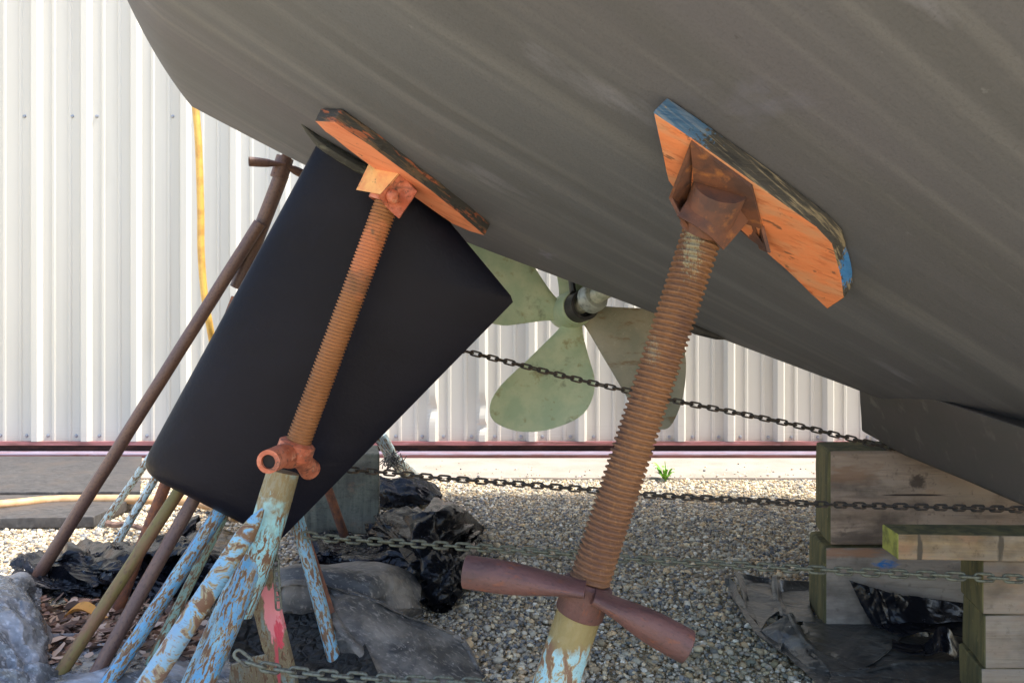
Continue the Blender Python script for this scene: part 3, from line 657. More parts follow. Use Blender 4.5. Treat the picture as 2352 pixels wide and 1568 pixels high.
# bracket: web plate, left ear, right ear, saddle socket
web = [pR.ray(x, y, pR.t + .0005) for x, y in ((1588, 322), (1728, 424), (1752, 520), (1600, 470))]
mb = MB(); quadbox(mb, web, pR.N, .005)
br = build('bracket', mb, M_rustplate, stR, smooth=0)
mb = MB(); A = web[0]; D = pR.ray(1580, 500, pR.t + .0005)
quadbox(mb, [A, W(1536, 455, .955), W(1557, 497, .955), W(1580, 532, .965), D], Vector((1, .1, .2)).normalized(), .005)
build('ear', mb, M_rustplate, br, smooth=0)
mb = MB(); quadbox(mb, [web[1], W(1738, 452, .98), W(1771, 580, 1.0), pR.ray(1752, 572, pR.t + .0005), pR.ray(1718, 470, pR.t + .0005)], Vector((-1, .1, 0)).normalized(), .005); build('ear', mb, M_rustplate, br, smooth=0)
mb = MB(); quadbox(mb, [W(1712, 500, 1.01), W(1768, 582, 1.005), W(1720, 548, 1.03), W(1690, 520, 1.03)], Vector((0, .7, .7)), .005); build('ear', mb, M_rustplate, br, smooth=0)
mb = MB(); vs = []; nn = 14
for i in range(nn + 1):       # curved saddle plate in front of the screw head
    t = i / nn; bow = math.sin(t * PI) * .022
    tp = lerp(W(1597, 432, .965), W(1726, 500, .985), t); bt = lerp(W(1556, 496, .955), W(1662, 574, .965), t)
    tp = tp + Vector((.0, -bow, bow * .3)); bt = bt + Vector((0, -bow, -bow * .1)); vs += [tp, bt]
fs = [(2 * i, 2 * i + 1, 2 * i + 3, 2 * i + 2) for i in range(nn)]; n0 = len(vs); vs += [p + Vector((0, .006, .001)) for p in vs]
fs += [tuple(n0 + k for k in reversed(f)) for f in fs[:]] + [(2 * i + 2, n0 + 2 * i + 2, n0 + 2 * i, 2 * i) for i in range(nn)] + [(2 * i + 1, n0 + 2 * i + 1, n0 + 2 * i + 3, 2 * i + 3) for i in range(nn)] + [(0, n0, n0 + 1, 1), (2 * nn + 1, n0 + 2 * nn + 1, n0 + 2 * nn, 2 * nn)]
mb.add(vs, fs); build('saddle', mb, M_rustplate, stR)
mb = MB(); tube(mb, [pR.ray(1655, 430, pR.t), lerp(pR.ray(1655, 430, pR.t), SR0, .5), SR0 + axR * .01], [.036, .036, .034], 24); build('socket', mb, M_rustplate, stR)
# winged handle
c0 = SR1
def wing(tip, root, r0, name='handle'):
    mb = MB(); root = Vector(root); tip = Vector(tip); pts = seg(root, tip, 8)
    pipe(mb, pts, [.017, .0165, .0165, .0175, .0195, .0215, .0225, .0228, .0225], .017, 24)
    for i in range(len(mb.v)): pass
    return mb
def wing2(root, tip):
    root = Vector(root); tip = Vector(tip); pts = seg(root, tip, 10); rs = []; sq = []
    for i in range(11):
        t = i / 10; r = .0225; k = min(1, t / .72); k = k * k * (3 - 2 * k)
        rs.append(r); sq.append((1.25 - .25 * k, .42 + .58 * k))
    d = (tip - root).normalized(); pts += [tip + d * .0012, tip + d * .001, tip - d * .05]; rs += [.021, .017, .0168]; sq += [(1, 1)] * 3
    mb = MB(); tube(mb, pts, rs, 26, squash=sq); return mb
hw1 = build('handle', wing2(W(1345, 1352, .955), W(1070, 1312, .985)), M_handleR, stR)
hw2 = build('handle', wing2(W(1362, 1366, .955), W(1578, 1484, .94)), M_handleR, stR)
for hh, tip, root in ((hw1, W(1070, 1312, .985), W(1345, 1352, .955)), (hw2, W(1578, 1484, .94), W(1362, 1366, .955))):
    d = (tip - root).normalized(); mb = MB(); tube(mb, [tip - d * .02, tip - d * .016], .0168, 20); build('bore_shade_disc', mb, M_hole, hh)
mb = MB(); tube(mb, [c0 - axR * .012, c0 - axR * .008, c0 + axR * .034, c0 + axR * .037, c0 + axR * .02], [.030, .0345, .0335, .0315, .031], 28); build('nut_collar', mb, M_handleR, stR)
M_postR = painted('near_post_paint', sr(138, 182, 194), .50, .53, seed=4.4, sc=(60, 34, 1), extra=[layer('spot', (.09, .12, .075), sr(128, 116, 76), .05, .5, cen=W(1325, 1405, .98), amt=1.0)])
Q0 = c0 + axR * .03; Q1 = c0 + axR * .30
mb = MB(); tube(mb, [Q0, lerp(Q0, Q1, .3), lerp(Q0, Q1, .6), Q1], [.0305, .031, .032, .032], 26); build('post', mb, M_postR, stR)
for gx, gy in ((-.12, .70), (.18, .80), (.05, 1.22)):
    leg(stR, M_blue, lerp(Q0, Q1, .62), (gx, gy, .0), .019)

# stands on the far side of the keel
def far_stand(root, label, legs, pole, mtp, rp, handle=None):
    t = thing('boat_stand', root, label, 'boat stand', 'boat stands holding the hull')
    mb = MB(); tube(mb, wob(seg(pole[0], pole[1], 8), .001), rp, 18); build('post', mb, mtp, t)
    for a, b, r, mt in legs: leg(t, mt, a, b, r)
    return t
sF = far_stand(G(300, 1370), 'dark brown boat stand behind rudder with small winged handle under the stern',
    [(W(597, 512, 2.0), G(62, 1362), .0175, M_brown), (W(566, 600, 2.05), G(806, 1270), .0145, M_rust)], (W(648, 400, 2.0), W(545, 660, 2.05)), M_brown, .0205)
mb = MB(); thread(mb, W(675, 305, 2.0), W(646, 405, 2.0), .016, .003, .007, 16); build('screw', mb, M_rust, sF)
for a, b in ((W(655, 378, 1.985), W(572, 371, 1.94)), (W(650, 378, 1.985), W(700, 402, 2.03))):
    mb = MB(); pts = seg(a, b, 6); d = (b - a).normalized()
    tube(mb, pts + [b - d * .03], [.008, .008, .0095, .0115, .0125, .013, .013, .009], 16, squash=[(1.2, .6), (1.1, .7), (1, .9)] + [(1, 1)] * 5); build('handle', mb, M_brown, sF)
mb = MB(); tube(mb, [W(655, 362, 2.0), W(640, 410, 2.0)], .024, 20); build('nut_collar', mb, M_brown, sF)
mb = MB(); pp = [W(690, 262, 2.0), W(650, 240, 2.05)]; quadbox(mb, [W(640, 250, 1.95), W(700, 285, 1.95), W(705, 300, 2.1), W(645, 262, 2.1)], Vector((0, 0, -1)), .03); build('pad', mb, M_orange, sF, smooth=0)
far_stand(G(250, 1480), 'olive and brown steel boat stand half hidden behind bottom of black rudder',
    [(W(690, 700, 1.75), G(116, 1580), .0135, M_olive), (W(700, 690, 1.75), W(196, 1590, 1.43), .0145, M_brown), (W(545, 684, 1.80), G(262, 1420), .0145, M_rust)], (W(770, 480, 1.78), W(690, 715, 1.75)), M_brown, .02)
far_stand(G(500, 1560), 'chipped blue boat stand with legs either side of the front post behind rudder',
    [(W(632, 980, 1.60), W(232, 1592, 1.40), .0155, M_blue), (W(600, 1010, 1.63), G(322, 1570), .0105, M_teal), (W(628, 980, 1.62), G(784, 1570), .0150, M_blue2)], (W(760, 640, 1.62), W(622, 1000, 1.61)), M_blue, .024)
mb = MB(); # angle iron on the right-hand leg of that stand
a, b = W(700, 1222, 1.60), G(812, 1568); tube(mb, seg(a, b, 4), .009, 4); o = build('leg', mb, M_rust, None); par(o, [x for x in COL.objects if x.name.startswith('boat_stand')][-1])
far_stand(G(300, 1240), 'thin pale blue boat stand farthest back near the grey boards',
    [(W(560, 742, 2.5), G(232, 1210), .0135, M_pale), (W(560, 750, 2.45), G(262, 1258), .0135, M_pale), (W(580, 745, 2.5), G(660, 1150), .0135, M_pale)], (W(700, 540, 2.5), W(560, 760, 2.48)), M_pale, .02)
# short pale stake with frayed black tie beyond the timber post
stk = thing('pale_stake', G(940, 1094), 'short pale stake with frayed black tie standing beyond the timber post', 'stake')
mb = MB(); tube(mb, [W(874, 1000, 3.3), W(900, 1050, 3.35), G(945, 1094)], [.03, .032, .045], 12, squash=[(.5, 1)] * 3); build('shaft', mb, M_pale, stk)
mb = MB()
for k in range(70):
    p = W(902 + random.gauss(0, 9), 1058 + random.gauss(0, 10), 3.27 + random.uniform(-.03, .03)); q = p + Vector((random.gauss(0, .03), random.gauss(0, .02), random.gauss(0, .03)))
    tube(mb, [p, lerp(p, q, .5) + Vector((random.gauss(0, .008), 0, random.gauss(0, .008))), q], .0022, 4)
build('frayed_tie', mb, M_black, stk)

# ------------------------------------------------------------------ timber
def blockbox(name, fl, fr, bl, brr, z0, z1, mats, label, cat='timber block', group=None, bev=.006, endm=True):
    top = [Vector((p[0], p[1], z1)) for p in (fl, fr, brr, bl)]; bot = [Vector((p[0], p[1], z0)) for p in (fl, fr, brr, bl)]
    side = (Vector((fl[0], fl[1], 0)) - Vector((bl[0], bl[1], 0))).normalized()
    lf = Vector((-side.y * -1, side.x * -1, 0)); 
    o = prism(name, top, bot, mats, None, bev=bev, cuts=3, rough=.0022, mifn=(lambda f: 1 if (f.normal.x < -.3 or f.normal.z > .8) else 0) if len(mats) > 1 else None)
    return tag(o, label, cat, group)
def xy(px, Y): return ((px - CX) / K * Y, Y)
T1 = timber('weathered_timber', sr(163, 144, 126), sr(138, 119, 102), sr(89, 77, 67), extra=[layer('spot', (.035, .05, .03), sr(57, 48, 43), .2, .6, cen=W(2108, 1105, 1.74), amt=.8),
    layer('spot', (.11, .05, .0035), sr(47, 37, 31), .15, .4, cen=W(2100, 1136, 1.74), ro=.5), layer('spot', (.1, .05, .03), sr(82, 72, 64), .2, .6, cen=W(1960, 1235, 1.74), amt=.7), layer('spot', (.12, .05, .04), sr(130, 98, 74), .2, .7, cen=W(1950, 1090, 1.74), amt=.7)])
T2 = timber('weathered_lower_timber', sr(164, 154, 141), sr(137, 125, 114), sr(96, 87, 78), extra=[layer('spot', (.045, .05, .016), sr(53, 111, 174), .2, .7, cen=W(2040, 1298, 1.72)), layer('spot', (.16, .1, .02), sr(153, 111, 82), .2, .6, cen=W(1950, 1272, 1.72), amt=.8)])
T3 = timber('pine_board', sr(136, 112, 74), sr(104, 84, 54), sr(72, 58, 40), gr=(4, 20, 110), extra=[layer('spot', (.008, .06, .04), sr(70, 62, 50), .25, .5, cen=W(2111, 1258, 1.30), ro=.2), layer('spot', (.008, .06, .04), sr(70, 62, 50), .25, .5, cen=W(2306, 1256, 1.28), ro=.2)])
T4 = timber('split_timber', sr(142, 126, 105), sr(124, 104, 85), sr(87, 75, 61), gr=(2.5, 40, 40))
T5 = timber('upright_timber', sr(118, 116, 100), sr(92, 92, 80), sr(62, 60, 52), gr=(40, 40, 3))
ztop = CZ + (CY - 1035) / K * 1.74; zmid = CZ + (CY - 1255) / K * 1.74
blockbox('keel_block', xy(1903, 1.74), xy(2520, 1.74), xy(1872, 1.92), xy(2480, 1.92), zmid + .002, ztop, [T1, M_moss], 'large weathered timber block directly under the keel, top of the pair', bev=.012)
blockbox('keel_block', xy(1893, 1.736), xy(2520, 1.72), xy(1857, 1.90), xy(2480, 1.90), 0, zmid - .001, [T2, M_moss], 'lower weathered timber block with blue paint smear under the keel block', bev=.012)
zs = CZ + (CY - 1288) / K * 1.33; hs = .1005
zlist = [(zs, zs - hs), (zs - hs - .001, zs - 2 * hs), (zs - 2 * hs - .001, 0)]
labs = ['top short timber of the front right stack under the green board', 'middle timber of the front right stack with dark notch', 'bottom timber of the front right stack at picture edge']
for (z1, z0), lb, dx in zip(zlist, labs, (0, 5, -4)):
    blockbox('stacked_timber', xy(2256 + dx, 1.33), xy(2620 + dx, 1.33), xy(2206 + dx, 1.45), xy(2560, 1.45), z0, z1, [T4, M_moss], lb, group='timbers stacked front right')
zb = CZ + (CY - 1285) / K * 1.30
bt = [Vector((*xy(2062, 1.30), zb + .047)), Vector((*xy(2700, 1.27), zb + .047)), Vector((*xy(2640, 1.36), zb + .047)), Vector((*xy(2026, 1.372), zb + .047))]
tag(prism('green_board', bt, [p - Vector((0, 0, .0465)) for p in bt], [T3, M_moss, M_mossbright], None, bev=.003, cuts=2, rough=.001, mifn=lambda f: 1 if f.normal.z > .8 else (2 if f.normal.x < -.7 else 0)),
    'green topped board with sawn pine edge lying across the front right stack', 'board')
# upright timber behind rudder
blockbox('upright_timber', xy(690, 2.59), xy(872, 2.59), xy(715, 2.80), xy(868, 2.80), 0, CZ + (CY - 1041) / K * 2.59, [T5, T5], 'grey upright timber post between rudder and black bags', bev=.01)

# ------------------------------------------------------------------ shed wall, door rail, apron
YW = 4.4; mpx = YW / K
shed = thing('metal_shed', (0, YW, 0), 'long white ribbed metal shed wall behind the boat', 'shed')
zw0 = CZ + (CY - 1012) * mpx; zw1 = 5.0
def rib_profile():
    per = 113.5 * mpx; x0 = (86 - CX) * mpx; xs = []
    for n in range(-18, 36):
        b = x0 + n * per
        xs += [(b - .036, 0), (b - .017, -.031), (b + .017, -.031), (b + .036, 0)]
        for mrb in (.335, .665):
            c = b + per * mrb; xs += [(c - .013, 0), (c - .006, -.006), (c + .006, -.006), (c + .013, 0)]
    return xs
mb = MB(); xs = rib_profile(); zz = [zw0] + [zw0 + .02 * k for k in range(1, 20)] + [.6, .8, 1.0, 1.5, 2.0, 3.0, zw1]; vs = []
for z in zz:
    for x, y in xs:
        dn = 0
        for (dpx, dpy, amt, rad) in ((994, 938, .022, .05), (1107, 930, .014, .05), (1107, 978, .024, .028)):
            dx = x - (dpx - CX) * mpx; dz = z - (CZ + (CY - dpy) * mpx)
            if y < -.02 and abs(dx) < .06: dn += amt * math.exp(-(dz / rad) ** 2)
        vs.append((x + dn * .5, YW + y + dn, z))
m = len(xs); fs = [(j * m + i, j * m + i + 1, (j + 1) * m + i + 1, (j + 1) * m + i) for j in range(len(zz) - 1) for i in range(m - 1)]
for k, (dpx, dpy, amt, rad) in enumerate(((994, 935, .02, .05), (1107, 960, .03, .06), (1107, 985, -.012, .04))):   # dents near the foot
    pass
mb.add(vs, fs); wp = build('wall_panel', mb, M_wall, shed, smooth=0)
md = wp.modifiers.new('thickness', 'SOLIDIFY'); md.thickness = .002; md.offset = 1
sc_me = None
def screw_at(px, py):
    global sc_me
    p = W(px, py, YW)
    if sc_me is None:
        mb = MB(); tube(mb, [(0, .003, 0), (0, -.001, 0), (0, -.0025, 0), (0, -.003, 0), (0, -.009, 0), (0, -.010, 0)], [.0125, .0125, .011, .0085, .008, .005], 12)
        o = build('screw', mb, M_screw, shed); sc_me = o.data
    else:
        o = bpy.data.objects.new('screw', sc_me); COL.objects.link(o); par(o, shed)
    o.location = p
for px in (57, 167, 223, 397, -60, 452, 510): screw_at(px, 268)
for n in range(-1, 19):
    b = 86 + 113.5 * n; screw_at(b - 24, 1000 + n * .25); screw_at(b + 25 + (n % 2) * 4, 1000 + n * .25)
mb = MB(); z = lambda py: CZ + (CY - py) * mpx
def boxmb(mb, x0, x1, y0, y1, z0, z1, mi=0):
    mb.add([(x0, y0, z0), (x1, y0, z0), (x1, y1, z0), (x0, y1, z0), (x0, y0, z1), (x1, y0, z1), (x1, y1, z1), (x0, y1, z1)],
        [(0, 3, 2, 1), (4, 5, 6, 7), (0, 1, 5, 4), (1, 2, 6, 5), (2, 3, 7, 6), (3, 0, 4, 7)], mi=mi)
boxmb(mb, -7, 10, YW - .028, YW + .04, z(1021), z(1012) - .001); build('base_trim', mb, M_redtrim, shed, smooth=0)
mb = MB(); boxmb(mb, -7, 10, YW + .02, YW + .08, -.03, z(1021) - .002); build('gap_shade_strip', mb, M_gap, shed, smooth=0)  # dark strip paints the shaded gap under the wall panel
rail = thing('door_rail', (0, YW - .05, 0), 'low worn red steel rail with lavender painted sky sheen along the foot of the shed', 'rail')
mb = MB(); boxmb(mb, -7, 10, YW - .17, YW - .06, .028, .034); build('rail_top', mb, M_rail, rail, smooth=0)
mb = MB(); boxmb(mb, -7, 10, YW - .162, YW - .068, 0, .0275); boxmb(mb, -7, 10, YW - .20, YW - .163, 0, .008); build('rail_web', mb, M_redtrim, rail, smooth=0)
mb = MB(); ap0 = 1148 / (1102 - 784)
nxa = 160; vs = []; uvv = []
for i in range(nxa + 1):
    x = -7 + 17 * i / nxa; e = ap0 + .012 * mn.noise(Vector((x * 5, 0, 0))) + .008 * mn.noise(Vector((x * 19, 3, 0)))
    vs += [(x, e, -.03), (x, e + .004, .010), (x, YW + .6, .010)]
fs = [(3 * i + k, 3 * i + 3 + k, 3 * i + 4 + k, 3 * i + 1 + k) for i in range(nxa) for k in range(2)]
mb.add(vs, fs); struct(build('apron', mb, M_conc))
# grey boards at the left
ba = [G(-260, 1146), G(322, 1142), G(326, 1058), G(-160, 1058)]
tag(prism('grey_board', [p + Vector((0, 0, .028)) for p in ba], [p + Vector((0, 0, .012)) for p in ba], [M_board], None, bev=.003), 'wide wet grey board lying flat before the shed, behind the yellow hose', 'board')
bb = [G(-300, 1222), G(214, 1214), G(330, 1158), G(-260, 1162)]
tag(prism('grey_board', [p + Vector((0, 0, .045)) for p in bb], [p + Vector((0, 0, .006)) for p in bb], [M_board], None, bev=.003), 'narrower grey board with dark front edge in front of the yellow hose', 'board')

# ------------------------------------------------------------------ ground and gravel
mb = MB(); mb.add([(-60, -60, -.012), (60, -60, -.012), (60, 60, -.012), (-60, 60, -.012)], [(0, 1, 2, 3)])
M_ground = mat('gravel_bed', sr(194, 178, 145), .95, 0, [layer('vor', 70, sr(202, 186, 153), .2, .5), layer('noise', 40, sr(154, 140, 112), .5, .65, amt=.7)], [('vor', 70, .01, 0, False)])
struct(build('ground', mb, M_ground, smooth=0))
def gravel():
    ys = []; xs = []
    Ntot = 190000
    Y = np.sqrt(rng.uniform(1.18 ** 2, 3.66 ** 2, Ntot)); X = (rng.uniform(-1, 1, Ntot)) * (Y * .80)
    Ya = 3.62 + rng.exponential(.14, 420); Xa = rng.uniform(-2.9, 3.0, 420); ok = Ya < 4.15; na = int(ok.sum())
    Y = np.concatenate([Y, Ya[ok]]); X = np.concatenate([X, Xa[ok]])
    n = len(Y)
    t = (1 + 5 ** .5) / 2
    iv = np.array([(-1, t, 0), (1, t, 0), (-1, -t, 0), (1, -t, 0), (0, -1, t), (0, 1, t), (0, -1, -t), (0, 1, -t), (t, 0, -1), (t, 0, 1), (-t, 0, -1), (-t, 0, 1)], dtype=np.float64); iv /= np.linalg.norm(iv[0])
    it = np.array([(0, 11, 5), (0, 5, 1), (0, 1, 7), (0, 7, 10), (0, 10, 11), (1, 5, 9), (5, 11, 4), (11, 10, 2), (10, 7, 6), (7, 1, 8), (3, 9, 4), (3, 4, 2), (3, 2, 6), (3, 6, 8), (3, 8, 9), (4, 9, 5), (2, 4, 11), (6, 2, 10), (8, 6, 7), (9, 8, 1)])
    sz = np.clip(rng.lognormal(math.log(.0042), .36, n), .0026, .0115)
    ax = np.stack([sz * rng.uniform(.8, 1.5, n), sz * rng.uniform(.7, 1.1, n), sz * rng.uniform(.45, .9, n)], 1)
    P = iv[None] * (1 + rng.uniform(-.28, .28, (n, 12, 1))) * ax[:, None, :]
    zl = np.zeros(n); zl[-na:] = .015; sz[-na:] = np.minimum(sz[-na:], .007)
    ax[-na:] *= .6
    yaw = rng.uniform(0, 2 * PI, n); til = rng.normal(0, .45, n)
    cy_, sy_ = np.cos(yaw), np.sin(yaw); ct, st = np.cos(til), np.sin(til)
    y1 = P[..., 1] * ct[:, None] - P[..., 2] * st[:, None]; z1 = P[..., 1] * st[:, None] + P[..., 2] * ct[:, None]; x1 = P[..., 0]
    Q = np.stack([x1 * cy_[:, None] - y1 * sy_[:, None] + X[:, None], x1 * sy_[:, None] + y1 * cy_[:, None] + Y[:, None], z1 + (rng.uniform(-.0065, .0012, n) + sz * .5 - .003 + zl)[:, None]], 2)
    pal = np.array([sr(168, 160, 144), sr(148, 140, 126), sr(126, 120, 112), sr(104, 104, 104), sr(186, 170, 142), sr(174, 150, 118), sr(138, 122, 100), sr(196, 190, 178), sr(88, 90, 94), sr(150, 132, 108)])
    pal = np.clip(pal * np.array([1.0, .985, .94]), 0, 1)
    pc = pal[rng.choice(len(pal), n, p=[.17, .16, .13, .1, .12, .08, .1, .05, .05, .04])] * rng.uniform(1.02, 1.8, (n, 1))
    # algae-green stones in the damp corner at the right
    g = np.exp(-(((X - .55) / .35) ** 2 + ((Y - 1.5) / .35) ** 2)) * rng.uniform(.2, 1, n)
    pc = pc * (1 - .6 * g[:, None]) + np.array(sr(88, 96, 62)) * (.6 * g[:, None])
    me = bpy.data.meshes.new('gravel'); nv = n * 12; nf = n * 20
    me.vertices.add(nv); me.vertices.foreach_set('co', Q.reshape(-1).astype(np.float32))
    F = (it[None] + (np.arange(n) * 12)[:, None, None]).reshape(-1).astype(np.int32)
    me.loops.add(nf * 3); me.loops.foreach_set('vertex_index', F)
    me.polygons.add(nf); me.polygons.foreach_set('loop_start', np.arange(0, nf * 3, 3, dtype=np.int32)); me.polygons.foreach_set('loop_total', np.full(nf, 3, dtype=np.int32))
    me.update(calc_edges=True)
    ca = me.attributes.new('Col', 'FLOAT_COLOR', 'POINT')
    C4 = np.ones((nv, 4), dtype=np.float32); C4[:, :3] = np.repeat(pc, 12, axis=0); ca.data.foreach_set('color', C4.ravel())
    m = mat('gravel_stone', (.3, .3, .3), .85, 0, [layer('noise', 160, sr(96, 90, 80), .55, .7, amt=.4)], [], attr='Col')
    o = link('gravel', me, m); tag(o, 'loose tan and grey gravel covering the yard', 'gravel', kind='stuff')
gravel()

# ------------------------------------------------------------------ tarps and plastic
def g(px, py, z=0.02): return G(px, py, z)
# far dark bundle beyond the bags
sheet('plastic_bundle', [[G(868, 1168), G(915, 1172), G(960, 1170), G(1004, 1164)], [W(868, 1130, 3.02), W(905, 1128, 2.98), W(965, 1140, 2.98), W(1012, 1150, 3.02)], [W(870, 1104, 3.1), W(900, 1094, 3.08), W(960, 1104, 3.08), W(1008, 1128, 3.1)], [W(872, 1112, 3.3), W(912, 1104, 3.3), W(958, 1112, 3.3), W(1000, 1132, 3.3)]],
    M_plast, 'small dark plastic bundle farthest back beside the upright timber', 'plastic sheet', amp=.003, folds=.008, sc=9, ex=.8, seed=1, group='plastic and tarps on the gravel')
# grey bump, then glossy bag heap
sheet('plastic_bag', [[G(836, 1262), G(900, 1290), G(960, 1352), G(1000, 1412), G(1040, 1384), G(1080, 1290)],
                      [W(840, 1238, 2.3), W(900, 1240, 2.1), W(960, 1290, 1.88), W(1010, 1330, 1.82), W(1055, 1300, 1.92), W(1096, 1240, 2.32)],
                      [W(850, 1222, 2.34), W(895, 1200, 2.18), W(950, 1205, 1.97), W(1010, 1235, 1.92), W(1062, 1238, 2.05), W(1104, 1228, 2.38)],
                      [W(868, 1206, 2.42), W(915, 1170, 2.26), W(965, 1156, 2.10), W(1020, 1166, 2.07), W(1070, 1196, 2.18), W(1100, 1222, 2.44)],
                      [G(872, 1196, .05), G(920, 1184, .06), G(970, 1180, .06), G(1026, 1186, .06), G(1080, 1206, .04), G(1110, 1226, .01)]],
    M_bag, 'glossy black plastic heap on the gravel in the middle, behind the grey tarp', 'plastic sheet', amp=.004, facet=.004, folds=.004, sc=4.5, ex=1.0, seed=2, nu=130, nv=130, group='plastic and tarps on the gravel', fray=[(130, .03, 60, (1, 0, .3))], fine=.5)
# shiny folds between leg and bag
sheet('plastic_folds', [[g(690, 1320), g(760, 1325), g(840, 1320), g(900, 1318), g(960, 1340)], [W(690, 1285, 2.05), W(760, 1280, 2.1), W(835, 1290, 2.0), W(900, 1282, 2.0), W(960, 1310, 1.93)], [G(690, 1255, .06), G(760, 1258, .09), G(830, 1262, .05), G(900, 1252, .1), G(960, 1270, .09)], [g(690, 1228), g(760, 1230), g(830, 1235), g(900, 1236), g(960, 1240)]],
    M_plast, 'crumpled shiny black plastic between blue leg and glossy heap', 'plastic sheet', amp=.004, facet=.006, folds=.004, sc=9, ex=1.0, seed=3, group='plastic and tarps on the gravel', fine=.6, fray=[(90, .03, 40, (0, 0, .8))])
# grey tarp: rear roll and front fold
sheet('grey_tarp', [[G(600, 1480), G(680, 1500), G(790, 1490), G(900, 1450), G(975, 1420)], [W(612, 1380, 1.66), W(680, 1385, 1.62), W(790, 1390, 1.62), W(900, 1390, 1.66), W(968, 1394, 1.76)], [W(620, 1320, 1.76), W(690, 1308, 1.72), W(790, 1312, 1.70), W(890, 1326, 1.72), W(964, 1354, 1.8)], [W(640, 1306, 1.86), W(700, 1296, 1.84), W(790, 1296, 1.84), W(880, 1302, 1.84), W(945, 1330, 1.88)], [G(650, 1340, .03), G(720, 1345, .03), G(800, 1345, .03), G(880, 1345, .03), G(950, 1370, .03)]],
    M_tarp, 'dusty grey tarp hump behind the larger folded tarp sheet', 'tarp', amp=.004, folds=.006, sc=4.5, ex=.5, seed=4, group='plastic and tarps on the gravel', aniso=(.5, 1.6), fine=.3)
w3 = lambda *t: [W(*q) for q in t]
E1 = ((752, 1352, 1.60), (850, 1381, 1.585), (961, 1424, 1.57), (1060, 1470, 1.555), (1112, 1575, 1.46))
E2 = ((750, 1358, 1.60), (766, 1420, 1.52), (806, 1475, 1.47), (852, 1530, 1.44), (910, 1610, 1.385))
sheet('grey_tarp', [
  [w3(*E2), w3((752, 1356, 1.60), (806, 1402, 1.535), (884, 1452, 1.495), (960, 1506, 1.475), (1010, 1610, 1.39)), w3((752, 1353, 1.60), (830, 1385, 1.565), (930, 1430, 1.54), (1024, 1480, 1.525), (1078, 1590, 1.42)), w3(*E1), w3(*E1), w3((756, 1366, 1.70), (850, 1396, 1.68), (955, 1436, 1.65), (1048, 1478, 1.61), (1112, 1570, 1.475)), w3((756, 1410, 1.76), (850, 1430, 1.72), (950, 1465, 1.67), (1040, 1500, 1.62), (1108, 1566, 1.475))],
  [w3((742, 1430, 1.64), (742, 1490, 1.60), (764, 1550, 1.53), (806, 1620, 1.47), (860, 1680, 1.40)), w3((744, 1382, 1.605), (750, 1436, 1.54), (782, 1500, 1.485), (824, 1560, 1.45), (874, 1640, 1.39)), w3(*E2), w3(*E2), w3((760, 1362, 1.62), (790, 1420, 1.55), (840, 1470, 1.51), (900, 1530, 1.48), (960, 1610, 1.42))],
  [w3((634, 1452, 1.70), (655, 1462, 1.64), (705, 1470, 1.63), (765, 1480, 1.62)), w3((634, 1398, 1.66), (652, 1408, 1.60), (702, 1412, 1.60), (756, 1402, 1.60)), w3((640, 1356, 1.66), (653, 1345, 1.60), (700, 1347, 1.61), (752, 1352, 1.61)), w3((640, 1356, 1.66), (653, 1345, 1.60), (700, 1347, 1.61), (752, 1352, 1.61)), w3((645, 1362, 1.72), (660, 1352, 1.70), (705, 1352, 1.70), (756, 1360, 1.70))]],
    M_tarp, 'big grey tarp folded over in front, beside the blue stand legs', 'tarp', amp=.002, folds=.0035, sc=5.0, ex=.28, seed=5, nu=90, nv=70, group='plastic and tarps on the gravel', aniso=(.6, 1.3), fine=.6, facet=.002)
sheet('hollow_shade_sheet', [[G(520, 1600), G(600, 1610), G(700, 1615), G(800, 1620), G(900, 1640)], [W(530, 1500, 1.52), W(610, 1510, 1.52), W(690, 1500, 1.50), W(770, 1480, 1.50), W(850, 1500, 1.46)], [W(545, 1430, 1.60), W(610, 1420, 1.6), W(680, 1420, 1.58), W(740, 1410, 1.58), W(790, 1420, 1.56)], [W(560, 1400, 1.68), W(620, 1392, 1.68), W(670, 1360, 1.66), W(730, 1370, 1.64), W(770, 1380, 1.62)]],
    plastic('painted_hollow_shade', sr(20, 20, 20), sr(40, 40, 38), .6, .5, .7), 'added black sheet painting the shade in the hollow under the grey tarp behind the stand legs', 'tarp', amp=.012, sc=5, seed=6, group='plastic and tarps on the gravel')  # added black sheet, painted shade for the hollow
# left: black plastic, pale tarp, strip under the litter
sheet('black_plastic', [[g(60, 1362), g(160, 1366), g(270, 1366), g(380, 1368), g(500, 1370), g(600, 1360)], [G(40, 1330, .05), G(150, 1335, .05), G(265, 1335, .06), G(380, 1340, .05), G(500, 1340, .06), G(610, 1330, .05)], [G(28, 1306, .06), G(140, 1296, .07), G(262, 1300, .1), G(380, 1300, .07), G(500, 1300, .1), G(610, 1300, .06)], [G(90, 1270, .05), G(185, 1262, .10), G(262, 1272, .07), G(350, 1265, .12), G(470, 1262, .12), G(600, 1262, .06)], [g(120, 1262), g(190, 1246), g(270, 1256), g(400, 1226), g(470, 1215), g(580, 1224)]],
    M_plast, 'wrinkled black plastic with frayed edge under the leaning stand legs at left', 'plastic sheet', amp=.004, facet=.005, folds=.004, sc=8, ex=.9, seed=7, nu=150, group='plastic and tarps on the gravel', fray=[(0, .03, 260, (0, -.9, -.3))], fine=.6, aniso=(.6, 1.2))
